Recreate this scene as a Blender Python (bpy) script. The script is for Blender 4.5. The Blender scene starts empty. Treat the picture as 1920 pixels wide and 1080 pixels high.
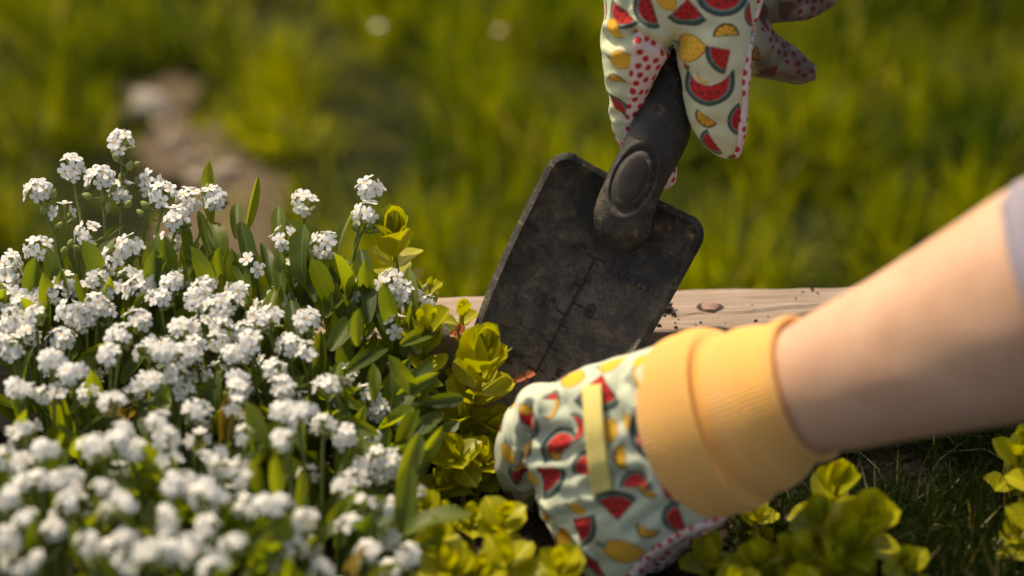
import bpy, bmesh, math, random
import numpy as np
from mathutils import Vector, Matrix, noise
from mathutils.bvhtree import BVHTree

R = math.radians
random.seed(11)
rng = np.random.default_rng(11)
sc = bpy.context.scene
col = sc.collection

# ------------------------------------------------------------------ camera, sky, sun, exposure
CAM_H, PITCH, LENS = 0.431, 30.0, 70.0
FOCUS, FSTOP = 0.810, 3.7
cam_data = bpy.data.cameras.new('camera')
cam_data.lens = LENS
cam_data.sensor_width = 36.0
cam_data.clip_start = 0.01
cam_data.clip_end = 500.0
cam_data.dof.use_dof = True
cam_data.dof.focus_distance = FOCUS
cam_data.dof.aperture_fstop = FSTOP
cam = bpy.data.objects.new('camera', cam_data)
cam.location = (0, 0, CAM_H)
cam.rotation_euler = (R(90 - PITCH), 0, 0)
col.objects.link(cam)
sc.camera = cam

SUN_DIR = Vector((-0.50, 0.50, 1.15)).normalized()          # towards the sun: high, to the left and a little behind the bed
world = bpy.data.worlds.new('World')
sc.world = world
world.use_nodes = True
wn = world.node_tree
sky = wn.nodes.new('ShaderNodeTexSky')
sky.sky_type = 'NISHITA'
sky.sun_disc = False
sky.sun_elevation = math.asin(SUN_DIR.z)
sky.sun_rotation = math.atan2(SUN_DIR.x, SUN_DIR.y)
sky.dust_density = 3.0
sky.air_density = 0.7
wn.links.new(sky.outputs[0], wn.nodes['Background'].inputs[0])
wn.nodes['Background'].inputs[1].default_value = 0.15

sun_data = bpy.data.lights.new('sun', 'SUN')
sun_data.energy = 3.3
sun_data.angle = R(0.8)
sun_data.color = (1.0, 0.92, 0.79)
sun = bpy.data.objects.new('sun', sun_data)
sun.rotation_euler = SUN_DIR.to_track_quat('Z', 'Y').to_euler()
col.objects.link(sun)

sc.view_settings.view_transform = 'Standard'
sc.view_settings.look = 'None'
sc.view_settings.gamma = 1.0
sc.view_settings.exposure = 0.52
sc.view_settings.use_white_balance = True
sc.view_settings.white_balance_temperature = 7800
sc.cycles.use_denoising = True
sc.cycles.max_bounces = 8
sc.cycles.transmission_bounces = 6
sc.cycles.transparent_max_bounces = 6

# ------------------------------------------------------------------ pixel <-> place helpers
FPX = LENS / 36.0 * 1920.0
CAM = Vector((0, 0, CAM_H))
RT = Vector((1, 0, 0))
UP = Vector((0, math.sin(R(PITCH)), math.cos(R(PITCH))))
FW = Vector((0, math.cos(R(PITCH)), -math.sin(R(PITCH))))

def ray(px, py):
    return FW + RT * ((px - 960) / FPX) - UP * ((py - 540) / FPX)

def P(px, py, d):                     # the point seen at a pixel of the photograph, d metres deep
    return CAM + ray(px, py) * d

def G(px, py, z):                     # the point seen at a pixel, at height z
    r = ray(px, py)
    return CAM + r * ((z - CAM_H) / r.z)

def srgb(r, g, b):
    f = lambda c: (c / 255 / 12.92) if c / 255 <= 0.04045 else ((c / 255 + 0.055) / 1.055) ** 2.4
    return (f(r), f(g), f(b))

# ------------------------------------------------------------------ objects
def tag(o, label=None, cat=None, group=None, kind=None):
    if label: o['label'] = label
    if cat: o['category'] = cat
    if group: o['group'] = group
    if kind: o['kind'] = kind
    return o

def empty(name, loc):
    o = bpy.data.objects.new(name, None)
    o.empty_display_size = 0.01
    o.location = loc
    col.objects.link(o)
    return o

def link(name, mesh, parent=None, M=None):
    """M is the world matrix; parents are only ever shifted, never turned, unless M is local (see sub)."""
    o = bpy.data.objects.new(name, mesh)
    col.objects.link(o)
    M = M or Matrix()
    if parent is not None:
        o.parent = parent
        M = Matrix.Translation(-Vector(parent.location)) @ M
    o.matrix_basis = M
    return o

def sub(name, mesh, parent, Mlocal=None):
    o = bpy.data.objects.new(name, mesh)
    col.objects.link(o)
    o.parent = parent
    o.matrix_basis = Mlocal or Matrix()
    return o

def mesh_from(name, verts, faces, mats=(), smooth=True, fmat=None):
    m = bpy.data.meshes.new(name)
    m.from_pydata([tuple(v) for v in verts], [], faces)
    for k in mats: m.materials.append(k)
    if fmat is not None: m.polygons.foreach_set('material_index', fmat)
    m.polygons.foreach_set('use_smooth', [smooth] * len(m.polygons))
    m.update()
    return m

def mesh_fast(name, V, F, mats=(), smooth=True):
    """numpy verts (n,3) and faces (m,k) of one size"""
    m = bpy.data.meshes.new(name)
    k = F.shape[1]
    m.vertices.add(len(V)); m.vertices.foreach_set('co', V.astype(np.float32).ravel())
    m.loops.add(F.size); m.loops.foreach_set('vertex_index', F.astype(np.int32).ravel())
    m.polygons.add(len(F))
    m.polygons.foreach_set('loop_start', np.arange(0, F.size, k, dtype=np.int32))
    m.polygons.foreach_set('loop_total', np.full(len(F), k, dtype=np.int32))
    for t in mats: m.materials.append(t)
    m.update(calc_edges=True)
    m.polygons.foreach_set('use_smooth', [smooth] * len(m.polygons))
    return m

# ------------------------------------------------------------------ materials
class NT:
    def __init__(self, name):
        self.m = bpy.data.materials.new(name)
        self.m.use_nodes = True
        self.t = self.m.node_tree
        self.b = self.t.nodes['Principled BSDF']
        self.out = self.t.nodes['Material Output']
    def n(self, typ, **kw):
        k = self.t.nodes.new(typ)
        for a, v in kw.items(): setattr(k, a, v)
        return k
    def l(self, a, b): self.t.links.new(a, b)
    def noise(self, scale, detail=4, rough=0.55, vec=None, dist=0.0):
        k = self.n('ShaderNodeTexNoise')
        k.inputs['Scale'].default_value = scale
        k.inputs['Detail'].default_value = detail
        k.inputs['Roughness'].default_value = rough
        k.inputs['Distortion'].default_value = dist
        if vec is not None: self.l(vec, k.inputs['Vector'])
        return k.outputs[0]
    def ramp(self, fac, stops, interp='LINEAR'):
        k = self.n('ShaderNodeValToRGB')
        k.color_ramp.interpolation = interp
        e = k.color_ramp.elements
        while len(e) < len(stops): e.new(0.5)
        for i, (p, c) in enumerate(stops):
            e[i].position = p
            e[i].color = (c, c, c, 1) if isinstance(c, (int, float)) else (*c, 1)
        self.l(fac, k.inputs[0])
        return k.outputs[0]
    def mix(self, fac, a, b, mode='MIX'):
        k = self.n('ShaderNodeMix', data_type='RGBA', blend_type=mode)
        for s, v in ((0, fac), (6, a), (7, b)):
            if isinstance(v, (int, float)): k.inputs[s].default_value = v
            elif isinstance(v, tuple): k.inputs[s].default_value = (*v, 1)
            else: self.l(v, k.inputs[s])
        return k.outputs[2]
    def math(self, op, a, b=0.0):
        k = self.n('ShaderNodeMath', operation=op)
        for s, v in ((0, a), (1, b)):
            if isinstance(v, (int, float)): k.inputs[s].default_value = v
            else: self.l(v, k.inputs[s])
        return k.outputs[0]
    def bump(self, h, strength, dist=0.001):
        k = self.n('ShaderNodeBump')
        k.inputs['Strength'].default_value = strength
        k.inputs['Distance'].default_value = dist
        self.l(h, k.inputs['Height'])
        self.l(k.outputs[0], self.b.inputs['Normal'])
        return k
    def obj(self): return self.n('ShaderNodeTexCoord').outputs['Object']
    def scaled(self, vec, s):
        k = self.n('ShaderNodeMapping')
        k.inputs['Scale'].default_value = s
        self.l(vec, k.inputs['Vector'])
        return k.outputs[0]
    def set(self, **kw):
        for a, v in kw.items():
            s = self.b.inputs[a.replace('_', ' ')]
            if isinstance(v, (int, float)): s.default_value = v
            elif isinstance(v, tuple): s.default_value = (*v, 1)
            else: self.l(v, s)
        return self
    def translucent(self, color, fac):
        tr = self.n('ShaderNodeBsdfTranslucent')
        if isinstance(color, tuple): tr.inputs[0].default_value = (*color, 1)
        else: self.l(color, tr.inputs[0])
        mx = self.n('ShaderNodeMixShader')
        mx.inputs[0].default_value = fac
        self.l(self.b.outputs[0], mx.inputs[1]); self.l(tr.outputs[0], mx.inputs[2])
        self.l(mx.outputs[0], self.out.inputs['Surface'])

def leaf_material(name, c0, c1, t0, t1, fac, rough, spec=0.5, nscale=400):
    k = NT(name)
    rnd = k.n('ShaderNodeObjectInfo').outputs['Random']
    base = k.mix(rnd, c0, c1)
    sx = k.n('ShaderNodeSeparateXYZ'); k.l(k.n('ShaderNodeTexCoord').outputs['Generated'], sx.inputs[0])
    rib = k.ramp(k.math('ABSOLUTE', k.math('SUBTRACT', sx.outputs[0], 0.5)), [(0.015, 0.45), (0.045, 0.0)])
    base = k.mix(rib, base, tuple(min(1, c * 2.2) for c in c1))
    tex = k.noise(nscale, 3, vec=k.obj())
    base = k.mix(k.math('MULTIPLY', tex, 0.35), base, (0.02, 0.03, 0.005))
    k.set(Base_Color=base, Roughness=rough, Specular_IOR_Level=spec)
    k.translucent(k.mix(rnd, t0, t1), fac)
    return k.m

def plain(name, color, rough=0.6, var=0.25, nscale=300, bump=0.0):
    k = NT(name)
    tex = k.noise(nscale, 4, vec=k.obj())
    dark = tuple(c * (1 - var) for c in color)
    k.set(Base_Color=k.mix(tex, dark, color), Roughness=rough)
    if bump: k.bump(tex, bump)
    return k.m

M_FLEAF = leaf_material('forget_me_not_leaf', (0.034, 0.066, 0.010), (0.105, 0.150, 0.015), (0.20, 0.28, 0.008), (0.50, 0.55, 0.015), 0.46, 0.5, 0.4, 30)
M_FSTEM = leaf_material('hairy_green_stem', (0.22, 0.27, 0.07), (0.26, 0.30, 0.09), (0.35, 0.42, 0.08), (0.35, 0.42, 0.08), 0.3, 0.6, 0.3, 500)
M_BUD = leaf_material('pale_green_bud', (0.30, 0.35, 0.10), (0.40, 0.42, 0.15), (0.4, 0.45, 0.12), (0.45, 0.48, 0.15), 0.3, 0.6, 0.3, 500)
M_JLEAF = leaf_material('golden_leaf', (0.33, 0.33, 0.011), (0.54, 0.50, 0.020), (0.52, 0.52, 0.008), (0.72, 0.66, 0.012), 0.40, 0.40, 0.32, 12)
M_JSTEM = leaf_material('golden_stem', (0.35, 0.32, 0.03), (0.4, 0.34, 0.03), (0.5, 0.5, 0.05), (0.5, 0.5, 0.05), 0.25, 0.45, 0.4, 400)
M_ORANGE = leaf_material('orange_sprout', (0.45, 0.16, 0.02), (0.4, 0.1, 0.03), (0.6, 0.25, 0.03), (0.6, 0.2, 0.03), 0.3, 0.5, 0.4, 300)
M_DRYLEAF = leaf_material('withered_leaf', (0.22, 0.12, 0.02), (0.2, 0.15, 0.02), (0.4, 0.25, 0.03), (0.35, 0.25, 0.03), 0.3, 0.6, 0.3, 60)
k = NT('white_petal'); k.set(Base_Color=(0.88, 0.88, 0.85), Roughness=0.65, Specular_IOR_Level=0.2); k.translucent((0.86, 0.86, 0.82), 0.42); M_PETAL = k.m
M_EYE = plain('yellow_eye', (0.68, 0.42, 0.06), 0.7, 0.1)

k = NT('bed_soil')
o_ = k.obj(); a_ = k.noise(60, 8, 0.65, o_); b_ = k.noise(700, 4, 0.6, o_)
k.set(Base_Color=k.mix(a_, (0.012, 0.009, 0.006), (0.05, 0.036, 0.022)), Roughness=0.95, Specular_IOR_Level=0.15)
k.bump(k.math('ADD', a_, k.math('MULTIPLY', b_, 0.4)), 0.9, 0.004); M_SOIL = k.m

k = NT('dry_earth_path')
o_ = k.obj(); a_ = k.noise(18, 8, 0.65, o_); b_ = k.noise(160, 5, 0.6, o_)
k.set(Base_Color=k.mix(k.math('MULTIPLY', k.math('ADD', a_, b_), 0.5), (0.04, 0.028, 0.016), (0.20, 0.15, 0.10)), Roughness=0.95, Specular_IOR_Level=0.1)
k.bump(b_, 0.8, 0.006); M_PATH = k.m

k = NT('lawn_earth')
o_ = k.obj(); a_ = k.noise(14, 8, 0.6, o_)
k.set(Base_Color=k.mix(a_, (0.007, 0.008, 0.003), (0.022, 0.024, 0.006)), Roughness=0.95, Specular_IOR_Level=0.1); M_LAWN = k.m

def grass_material(name, fac, rough):
    k = NT(name)
    at = k.n('ShaderNodeAttribute'); at.attribute_name = 'tint'
    k.set(Base_Color=at.outputs['Color'], Roughness=rough, Specular_IOR_Level=0.12)
    bright = k.mix(1.0, at.outputs['Color'], (3.6, 3.3, 1.2), 'MULTIPLY')
    k.translucent(bright, fac)
    return k.m
M_GRASS = grass_material('lawn_blade', 0.45, 0.45)
M_FINEGRASS = grass_material('fine_dark_blade', 0.12, 0.4)

k = NT('weathered_timber')
o_ = k.obj()
w1 = k.noise(1.0, 8, 0.62, k.scaled(o_, (9, 420, 420)), 0.6)
w2 = k.noise(1.0, 6, 0.6, k.scaled(o_, (40, 2200, 2200)))
big = k.noise(9, 3, 0.5, o_)
spk = k.noise(1500, 2, 0.5, o_)
c_ = k.ramp(w1, [(0.28, (0.17, 0.12, 0.085)), (0.45, (0.31, 0.235, 0.175)), (0.62, (0.385, 0.305, 0.24)), (0.8, (0.45, 0.37, 0.30))])
c_ = k.mix(k.ramp(w2, [(0.40, 0.65), (0.56, 0.0)]), c_, (0.20, 0.14, 0.095))
c_ = k.mix(k.ramp(big, [(0.45, 0.0), (0.7, 0.3)]), c_, (0.36, 0.26, 0.21))
c_ = k.mix(k.ramp(spk, [(0.70, 0.0), (0.76, 0.7)]), c_, (0.09, 0.06, 0.035))
k.set(Base_Color=c_, Roughness=0.8, Specular_IOR_Level=0.25)
k.bump(k.math('ADD', w1, k.math('MULTIPLY', w2, 0.5)), 0.5, 0.0012); M_WOOD = k.m
M_CRACK = plain('timber_split', (0.05, 0.032, 0.02), 0.95, 0.5, 900)
k = NT('rusty_nail'); o_ = k.obj()
k.set(Base_Color=k.mix(k.noise(900, 5, 0.6, o_), (0.17, 0.085, 0.06), (0.40, 0.24, 0.18)), Roughness=0.7, Metallic=0.2); k.bump(k.noise(1500, 4, 0.6, o_), 0.5, 0.0006); M_NAIL = k.m
M_CRUMB = plain('soil_crumb', (0.055, 0.036, 0.018), 0.95, 0.6, 1200, 0.6)
M_PEBBLE = plain('brown_pebble', (0.36, 0.29, 0.22), 0.85, 0.4, 120, 0.3)
M_STONE = plain('pale_stone', (0.40, 0.35, 0.30), 0.85, 0.25, 120, 0.3)

def plastic(name, dirt_lo, dirt_hi, amount):
    k = NT(name)
    o_ = k.obj()
    d0 = k.noise(42, 5, 0.6, o_, 0.8); d1 = k.noise(150, 7, 0.7, o_, 0.5); d2 = k.noise(900, 4, 0.65, o_); d3 = k.noise(2400, 2, 0.5, o_)
    sep = k.n('ShaderNodeSeparateXYZ'); k.l(o_, sep.inputs[0])
    low = k.n('ShaderNodeMapRange'); k.l(sep.outputs[1], low.inputs[0])
    low.inputs[1].default_value = dirt_hi; low.inputs[2].default_value = dirt_lo
    low.inputs[3].default_value = -0.12; low.inputs[4].default_value = 0.08
    s = k.math('ADD', k.math('ADD', k.math('MULTIPLY', d0, 0.45), k.math('MULTIPLY', d1, 0.55)), low.outputs[0])
    film = k.ramp(s, [(0.36, 0.0), (0.47, 0.25 * amount), (0.60, 0.9 * amount)])
    sp = k.ramp(k.math('ADD', k.math('MULTIPLY', d3, 0.4), k.math('MULTIPLY', d2, 0.6)), [(0.52, 0.0), (0.60, 1.0)])
    specks = k.math('MULTIPLY', sp, k.ramp(s, [(0.38, 0.02 * amount), (0.60, 0.62 * amount)]))
    clots = k.ramp(d1, [(0.58, 0.0), (0.65, 0.6 * amount)])
    base = k.mix(film, (0.026, 0.025, 0.022), (0.165, 0.145, 0.108))
    base = k.mix(specks, base, (0.30, 0.235, 0.14))
    base = k.mix(clots, base, (0.27, 0.19, 0.095))
    k.set(Base_Color=base, Roughness=k.ramp(s, [(0.4, 0.5), (0.6, 0.9)]), Specular_IOR_Level=0.25)
    k.bump(k.math('ADD', k.math('MULTIPLY', d2, 0.5), k.math('MULTIPLY', k.math('ADD', film, clots), 0.9)), 0.7, 0.0009)
    return k.m
M_BLADE = plastic('dirty_black_plastic', -0.06, 0.03, 1.0)
M_HANDLE = plastic('worn_black_grip', -0.05, 0.035, 0.75)
M_MARK = plain('moulded_black_mark', (0.020, 0.017, 0.013), 0.6, 0.5, 900)
k = NT('smooth_grip_pad'); o_ = k.obj()
k.set(Base_Color=k.mix(k.noise(1200, 4, 0.6, o_), (0.010, 0.009, 0.008), (0.034, 0.03, 0.026)), Roughness=0.7, Specular_IOR_Level=0.25); M_PAD = k.m

k = NT('printed_cotton')
at = k.n('ShaderNodeAttribute'); at.attribute_name = 'print'
o_ = k.obj()
wv = k.noise(3200, 2, 0.5, o_); wl = k.noise(700, 3, 0.5, o_)
c_ = k.mix(k.math('MULTIPLY', wv, 0.14), at.outputs['Color'], (0.28, 0.27, 0.2))
k.set(Base_Color=c_, Roughness=0.92, Specular_IOR_Level=0.08, Sheen_Weight=0.06, Sheen_Roughness=0.5)
k.bump(k.math('ADD', wv, k.math('MULTIPLY', wl, 0.8)), 0.45, 0.0008); M_PRINT = k.m
k = NT('knitted_cuff'); o_ = k.obj()
k.set(Base_Color=k.mix(k.noise(1500, 3, 0.5, o_), (0.77, 0.37, 0.085), (0.87, 0.48, 0.14)), Roughness=0.9, Specular_IOR_Level=0.15, Sheen_Weight=0.3)
k.bump(k.noise(2500, 2, 0.5, o_), 0.3, 0.0006); M_CUFF = k.m
k = NT('yellow_webbing'); o_ = k.obj()
k.set(Base_Color=k.mix(k.noise(1800, 3, 0.5, o_), (0.66, 0.53, 0.14), (0.78, 0.66, 0.24)), Roughness=0.85, Specular_IOR_Level=0.2)
k.bump(k.noise(2500, 2, 0.5, o_), 0.4, 0.0006); M_TAB = k.m
k = NT('skin'); o_ = k.obj()
sk = k.mix(k.ramp(k.noise(55, 6, 0.62, o_), [(0.32, 0.0), (0.68, 1.0)]), (0.58, 0.335, 0.20), (0.65, 0.41, 0.265))
sk = k.mix(k.ramp(k.noise(900, 2, 0.5, o_), [(0.5, 0.0), (0.72, 0.35)]), sk, (0.42, 0.2, 0.12))
k.set(Base_Color=sk, Roughness=0.5, Specular_IOR_Level=0.35, Subsurface_Weight=0.25, Subsurface_Scale=0.008)
k.b.inputs['Subsurface Radius'].default_value = (1.0, 0.35, 0.18)
k.bump(k.noise(1400, 3, 0.6, o_), 0.15, 0.0005); M_SKIN = k.m
k = NT('lilac_sleeve'); o_ = k.obj()
k.set(Base_Color=k.mix(k.noise(1500, 3, 0.5, o_), (0.22, 0.195, 0.235), (0.29, 0.26, 0.305)), Roughness=0.9, Specular_IOR_Level=0.15, Sheen_Weight=0.2)
k.bump(k.noise(2000, 2, 0.5, o_), 0.3, 0.0006); M_SLEEVE = k.m

# ------------------------------------------------------------------ lofts: tubes of elliptical sections
def catmull(rows, per):
    A = np.array(rows, float)
    A = np.vstack([2 * A[0] - A[1], A, 2 * A[-1] - A[-2]])
    out = []
    for i in range(1, len(A) - 2):
        p0, p1, p2, p3 = A[i - 1:i + 3]
        for t in np.linspace(0, 1, per, endpoint=False):
            out.append(0.5 * (2 * p1 + (p2 - p0) * t + (2 * p0 - 5 * p1 + 4 * p2 - p3) * t * t + (3 * p1 - p0 - 3 * p2 + p3) * t ** 3))
    out.append(A[-2])
    return np.array(out)

def psections(rows, per=6):
    """rows of (x1,y1,x2,y2,depth,thickness): two outline pixels, depth of the middle, thickness in metres"""
    rr = catmull(rows, per)
    c, a, th = [], [], []
    for x1, y1, x2, y2, d, t in rr:
        p, q = P(x1, y1, d), P(x2, y2, d)
        c.append((p + q) / 2); a.append((q - p) / 2); th.append(t)
    out = []
    for i in range(len(c)):
        t = c[min(i + 1, len(c) - 1)] - c[max(i - 1, 0)]
        b = t.cross(a[i]).normalized()
        if b.dot(FW) > 0: b = -b
        out.append((c[i], a[i], b * (th[i] / 2)))
    return out

def spine_sections(rows, per=6):
    """rows of (px,py,depth,radius)"""
    rr = catmull(rows, per)
    pts = [P(r[0], r[1], r[2]) for r in rr]
    out = []
    prev = None
    for i, p in enumerate(pts):
        t = (pts[min(i + 1, len(pts) - 1)] - pts[max(i - 1, 0)]).normalized()
        b = (-FW - t * (-FW).dot(t))
        if b.length < 0.25: b = (UP - t * UP.dot(t))
        b.normalize()
        out.append((p, t.cross(b) * rr[i][3], b * rr[i][3]))
    return out

def loft(secs, n=40, p=2.0, cap=0.5):
    V, F = [], []
    for c, a, b in secs:
        for j in range(n):
            t = 2 * math.pi * j / n
            ct, st = math.cos(t), math.sin(t)
            e = 2.0 / p
            V.append(c + a * math.copysign(abs(ct) ** e, ct) + b * math.copysign(abs(st) ** e, st))
    m = len(secs)
    for i in range(m - 1):
        for j in range(n):
            k = (j + 1) % n
            F.append((i * n + j, i * n + k, (i + 1) * n + k, (i + 1) * n + j))
    for end, nb in ((0, 1), (m - 1, m - 2)):
        c, a, b = secs[end]
        dirv = (c - secs[nb][0]).normalized() * (b.length * cap)
        V.append(c + dirv)
        q = len(V) - 1
        for j in range(n):
            k = (j + 1) % n
            f = (q, end * n + k, end * n + j)
            F.append(f if end == 0 else f[::-1])
    return V, F

def fuse(parts, voxel, smooth_iter):
    """join closed shells into one continuous surface"""
    bm = bmesh.new()
    for V, F in parts:
        vs = [bm.verts.new(v) for v in V]
        for f in F: bm.faces.new([vs[i] for i in f])
    bmesh.ops.recalc_face_normals(bm, faces=bm.faces)
    me = bpy.data.meshes.new('tmp'); bm.to_mesh(me); bm.free()
    o = bpy.data.objects.new('tmp', me); col.objects.link(o)
    r = o.modifiers.new('r', 'REMESH'); r.mode = 'VOXEL'; r.voxel_size = voxel
    s = o.modifiers.new('s', 'SMOOTH'); s.factor = 0.5; s.iterations = smooth_iter
    s = o.modifiers.new('d', 'SUBSURF'); s.levels = 1; s.render_levels = 1
    dg = bpy.context.evaluated_depsgraph_get()
    m = bpy.data.meshes.new_from_object(o.evaluated_get(dg))
    bpy.data.objects.remove(o); bpy.data.meshes.remove(me)
    return m

def co_no(m):
    n = len(m.vertices)
    V = np.empty(n * 3, np.float32); m.vertices.foreach_get('co', V)
    N = np.empty(n * 3, np.float32); m.vertex_normals.foreach_get('vector', N)
    return V.reshape(-1, 3).astype(float), N.reshape(-1, 3).astype(float)

def bvh_of(m):
    return BVHTree.FromPolygons([v.co for v in m.vertices], [tuple(p.vertices) for p in m.polygons])

def hit(bvh, px, py, d=0.75):
    h = bvh.ray_cast(CAM, ray(px, py).normalized())
    if h[0] is None: h = bvh.find_nearest(P(px, py, d))
    return h[0], h[1]

def add_colour(m, C, name='print'):
    a = m.attributes.new(name, 'FLOAT_COLOR', 'POINT')
    buf = np.ones((len(m.vertices), 4), np.float32); buf[:, :3] = C
    a.data.foreach_set('color', buf.ravel())

# ------------------------------------------------------------------ fruit print
MINT = np.array(srgb(197, 204, 178)); RED = np.array(srgb(190, 30, 34)); RIND = np.array(srgb(52, 74, 68)); RIND2 = np.array(srgb(104, 134, 120))
LEM = np.array(srgb(235, 180, 55)); LEMD = np.array(srgb(165, 112, 34)); ORG = np.array(srgb(226, 168, 46)); BRN = np.array(srgb(84, 64, 34))
SEED = np.array(srgb(110, 22, 26)); PALM = np.array(srgb(226, 205, 196)); DOT = np.array(srgb(188, 38, 38))

def motif(kind, u, v):
    """colours and mask of one printed fruit, in units of its half size"""
    n = len(u)
    C = np.zeros((n, 3)); A = np.zeros(n, bool)
    def seeds(k=2.6, rad=0.10):
        gu, gv = u * k + 0.3 * np.sin(v * 5), v * k
        return (np.hypot(gu - np.round(gu), gv - np.round(gv)) < rad * k)
    if kind == 'wedge':
        rho = np.hypot(u, v - 0.95); ang = np.abs(np.arctan2(u, -(v - 0.95)))
        A = (rho < 1.75) & (ang < R(44)); C[:] = RED
        C[seeds() & A] = SEED
        C[(rho > 1.38)] = RIND2; C[(rho > 1.47)] = RIND
        C[(ang > R(41.5))] = RIND * 0.8
    elif kind == 'half':
        rho = np.hypot(u * 0.95, v - 0.55)
        A = (rho < 1.15) & (v < 0.55); C[:] = RED
        C[seeds() & A] = SEED
        C[rho > 0.86] = RIND2; C[rho > 0.95] = RIND
        C[v > 0.50] = RIND * 0.8
    elif kind == 'cres':
        rho = np.hypot(u, v - 0.55); rin = np.hypot(u, v - 1.5)
        A = (rho < 1.2) & (rin > 1.15); C[:] = RED
        C[seeds() & A] = SEED
        C[rho > 0.93] = RIND2; C[rho > 1.01] = RIND
    elif kind == 'lemon':
        e = np.sqrt((u / 0.95) ** 2 + (v / 0.74) ** 2) - 0.20 * np.exp(-((np.abs(u) - 0.95) / 0.2) ** 2 - (v / 0.22) ** 2)
        A = e < 1.0; C[:] = LEM
        C[seeds(3.2, 0.07) & (e < 0.8)] = (LEM + LEMD) / 2
        C[e > 0.90] = LEMD
        leaf = np.hypot((u + 1.1) / 0.32, (v - 0.12) / 0.16) < 1
        A |= leaf; C[leaf] = RIND2
    elif kind == 'orange':
        rho = np.hypot(u, v - 0.4); ang = np.arctan2(u, -(v - 0.4))
        A = (rho < 1.0) & (v < 0.4); C[:] = ORG
        C[(np.abs(((ang / R(36) + 0.5) % 1) - 0.5) > 0.42) | (rho < 0.13)] = BRN
        C[rho > 0.82] = BRN; C[v > 0.32] = BRN
    elif kind == 'banana':
        rho = np.hypot(u, v - 0.9); rin = np.hypot(u, v - 1.25)
        A = (rho < 1.15) & (rin > 1.12) & (np.abs(u) < 0.95); C[:] = LEM
        C[rho > 1.07] = BRN; C[np.abs(u) > 0.85] = BRN
    return C, A

def stamp(V, N, C, p, n, t, kind, size, only=None):
    n = np.array(n, float); t = np.array(t, float)
    t = t - n * t.dot(n); t /= np.linalg.norm(t)
    b = np.cross(n, t)
    D = V - np.array(p, float)
    idx = np.nonzero((np.einsum('ij,ij->i', D, D) < (size * 2.1) ** 2) & (N @ n > 0.15))[0]
    if only is not None: idx = idx[only[idx]]
    if not len(idx): return
    u, v = D[idx] @ t / size, D[idx] @ b / size
    acc = np.zeros((len(idx), 3)); al = np.zeros(len(idx)); e = 0.0002 / size
    for du, dv in ((-e, -e), (e, -e), (-e, e), (e, e), (0, 0)):
        c, a = motif(kind, u + du, v + dv)
        acc[a] += c[a]; al += a
    C[idx] = C[idx] * (1 - al / 5)[:, None] + acc / 5

def poisson(V, idx, dmin, count, taken=()):
    pts = [np.array(q) for q in taken]
    out = []
    for i in idx[rng.permutation(len(idx))][:count * 40]:
        q = V[i]
        if pts and np.min(np.sum((np.array(pts) - q) ** 2, axis=1)) < dmin ** 2: continue
        pts.append(q); out.append(i)
        if len(out) >= count: break
    return out

def print_glove(m, bvh, marks, palm, d, base=MINT, soil_or_shade=None):
    """marks: (px, py, kind, half size in photo pixels, angle of the fruit's top from picture-up, clockwise degrees)"""
    V, N = co_no(m)
    C = np.tile(base, (len(V), 1))
    anchors = []
    for px, py, kind, spx, ang in marks:
        p, n = hit(bvh, px, py, d)
        s = spx / FPX * (p - CAM).dot(FW)
        upv = UP * math.cos(R(ang)) + RT * math.sin(R(ang))
        tv = Vector(upv).cross(n)
        stamp(V, N, C, p, n, tv, kind, s)
        anchors.append(np.array(p))
    free = np.nonzero(~palm)[0]
    kinds = ['wedge', 'half', 'lemon', 'orange', 'wedge', 'banana', 'half', 'lemon', 'cres']
    for q, i in enumerate(poisson(V, free, 0.0122, 200, anchors)):
        t = rng.normal(size=3)
        stamp(V, N, C, V[i], N[i], t, kinds[q % len(kinds)], 0.0042 + 0.0014 * rng.random())
    C[palm] = PALM
    pi = np.nonzero(palm)[0]; VP = V[pi]
    for i in poisson(V, pi, 0.0037, 900):
        D = VP - V[i]
        near = np.nonzero(np.einsum('ij,ij->i', D, D) < 0.002 ** 2)[0]
        w = np.clip((0.00155 - np.linalg.norm(D[near], axis=1)) / 0.0004, 0, 1)[:, None]
        C[pi[near]] = C[pi[near]] * (1 - w) + DOT * w
    if soil_or_shade is not None:              # earth on the front glove's tips, painted shade on the gripping hand's far fingers
        w = np.array([min(1, 0.95 + 0.3 * noise.noise(Vector(v) * 160)) if q > 0 else 0 for v, q in zip(V, soil_or_shade)]) * soil_or_shade
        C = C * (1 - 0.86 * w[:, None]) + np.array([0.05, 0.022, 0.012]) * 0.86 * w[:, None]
    C *= (0.97 + 0.06 * rng.random((len(V), 1)))
    add_colour(m, np.clip(C, 0, 1))

def grooves(m, bvh, lines, d):
    """press creases into a surface along picture polylines: (points, depth m, half width m)"""
    V, N = co_no(m)
    disp = np.zeros(len(V))
    for pts, depth, w in lines:
        Q = []
        for (x0, y0), (x1, y1) in zip(pts[:-1], pts[1:]):
            for t in np.linspace(0, 1, 14):
                Q.append(hit(bvh, x0 + (x1 - x0) * t, y0 + (y1 - y0) * t, d)[0])
        Q = np.array([tuple(q) for q in Q])
        dm = np.full(len(V), 9.0)
        for q in Q: dm = np.minimum(dm, np.sum((V - q) ** 2, axis=1))
        depth *= 1.45
        disp -= depth * np.exp(-dm / (w * w)) - 0.45 * depth * np.exp(-((np.sqrt(dm) - 2.2 * w) / w) ** 2)
    for i in range(len(V)):
        q = Vector(V[i])
        disp[i] += 0.0011 * noise.noise(q * 55) + 0.0005 * noise.noise(q * 150)
    V2 = V + N * disp[:, None]
    m.vertices.foreach_set('co', V2.astype(np.float32).ravel()); m.update()

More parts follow.
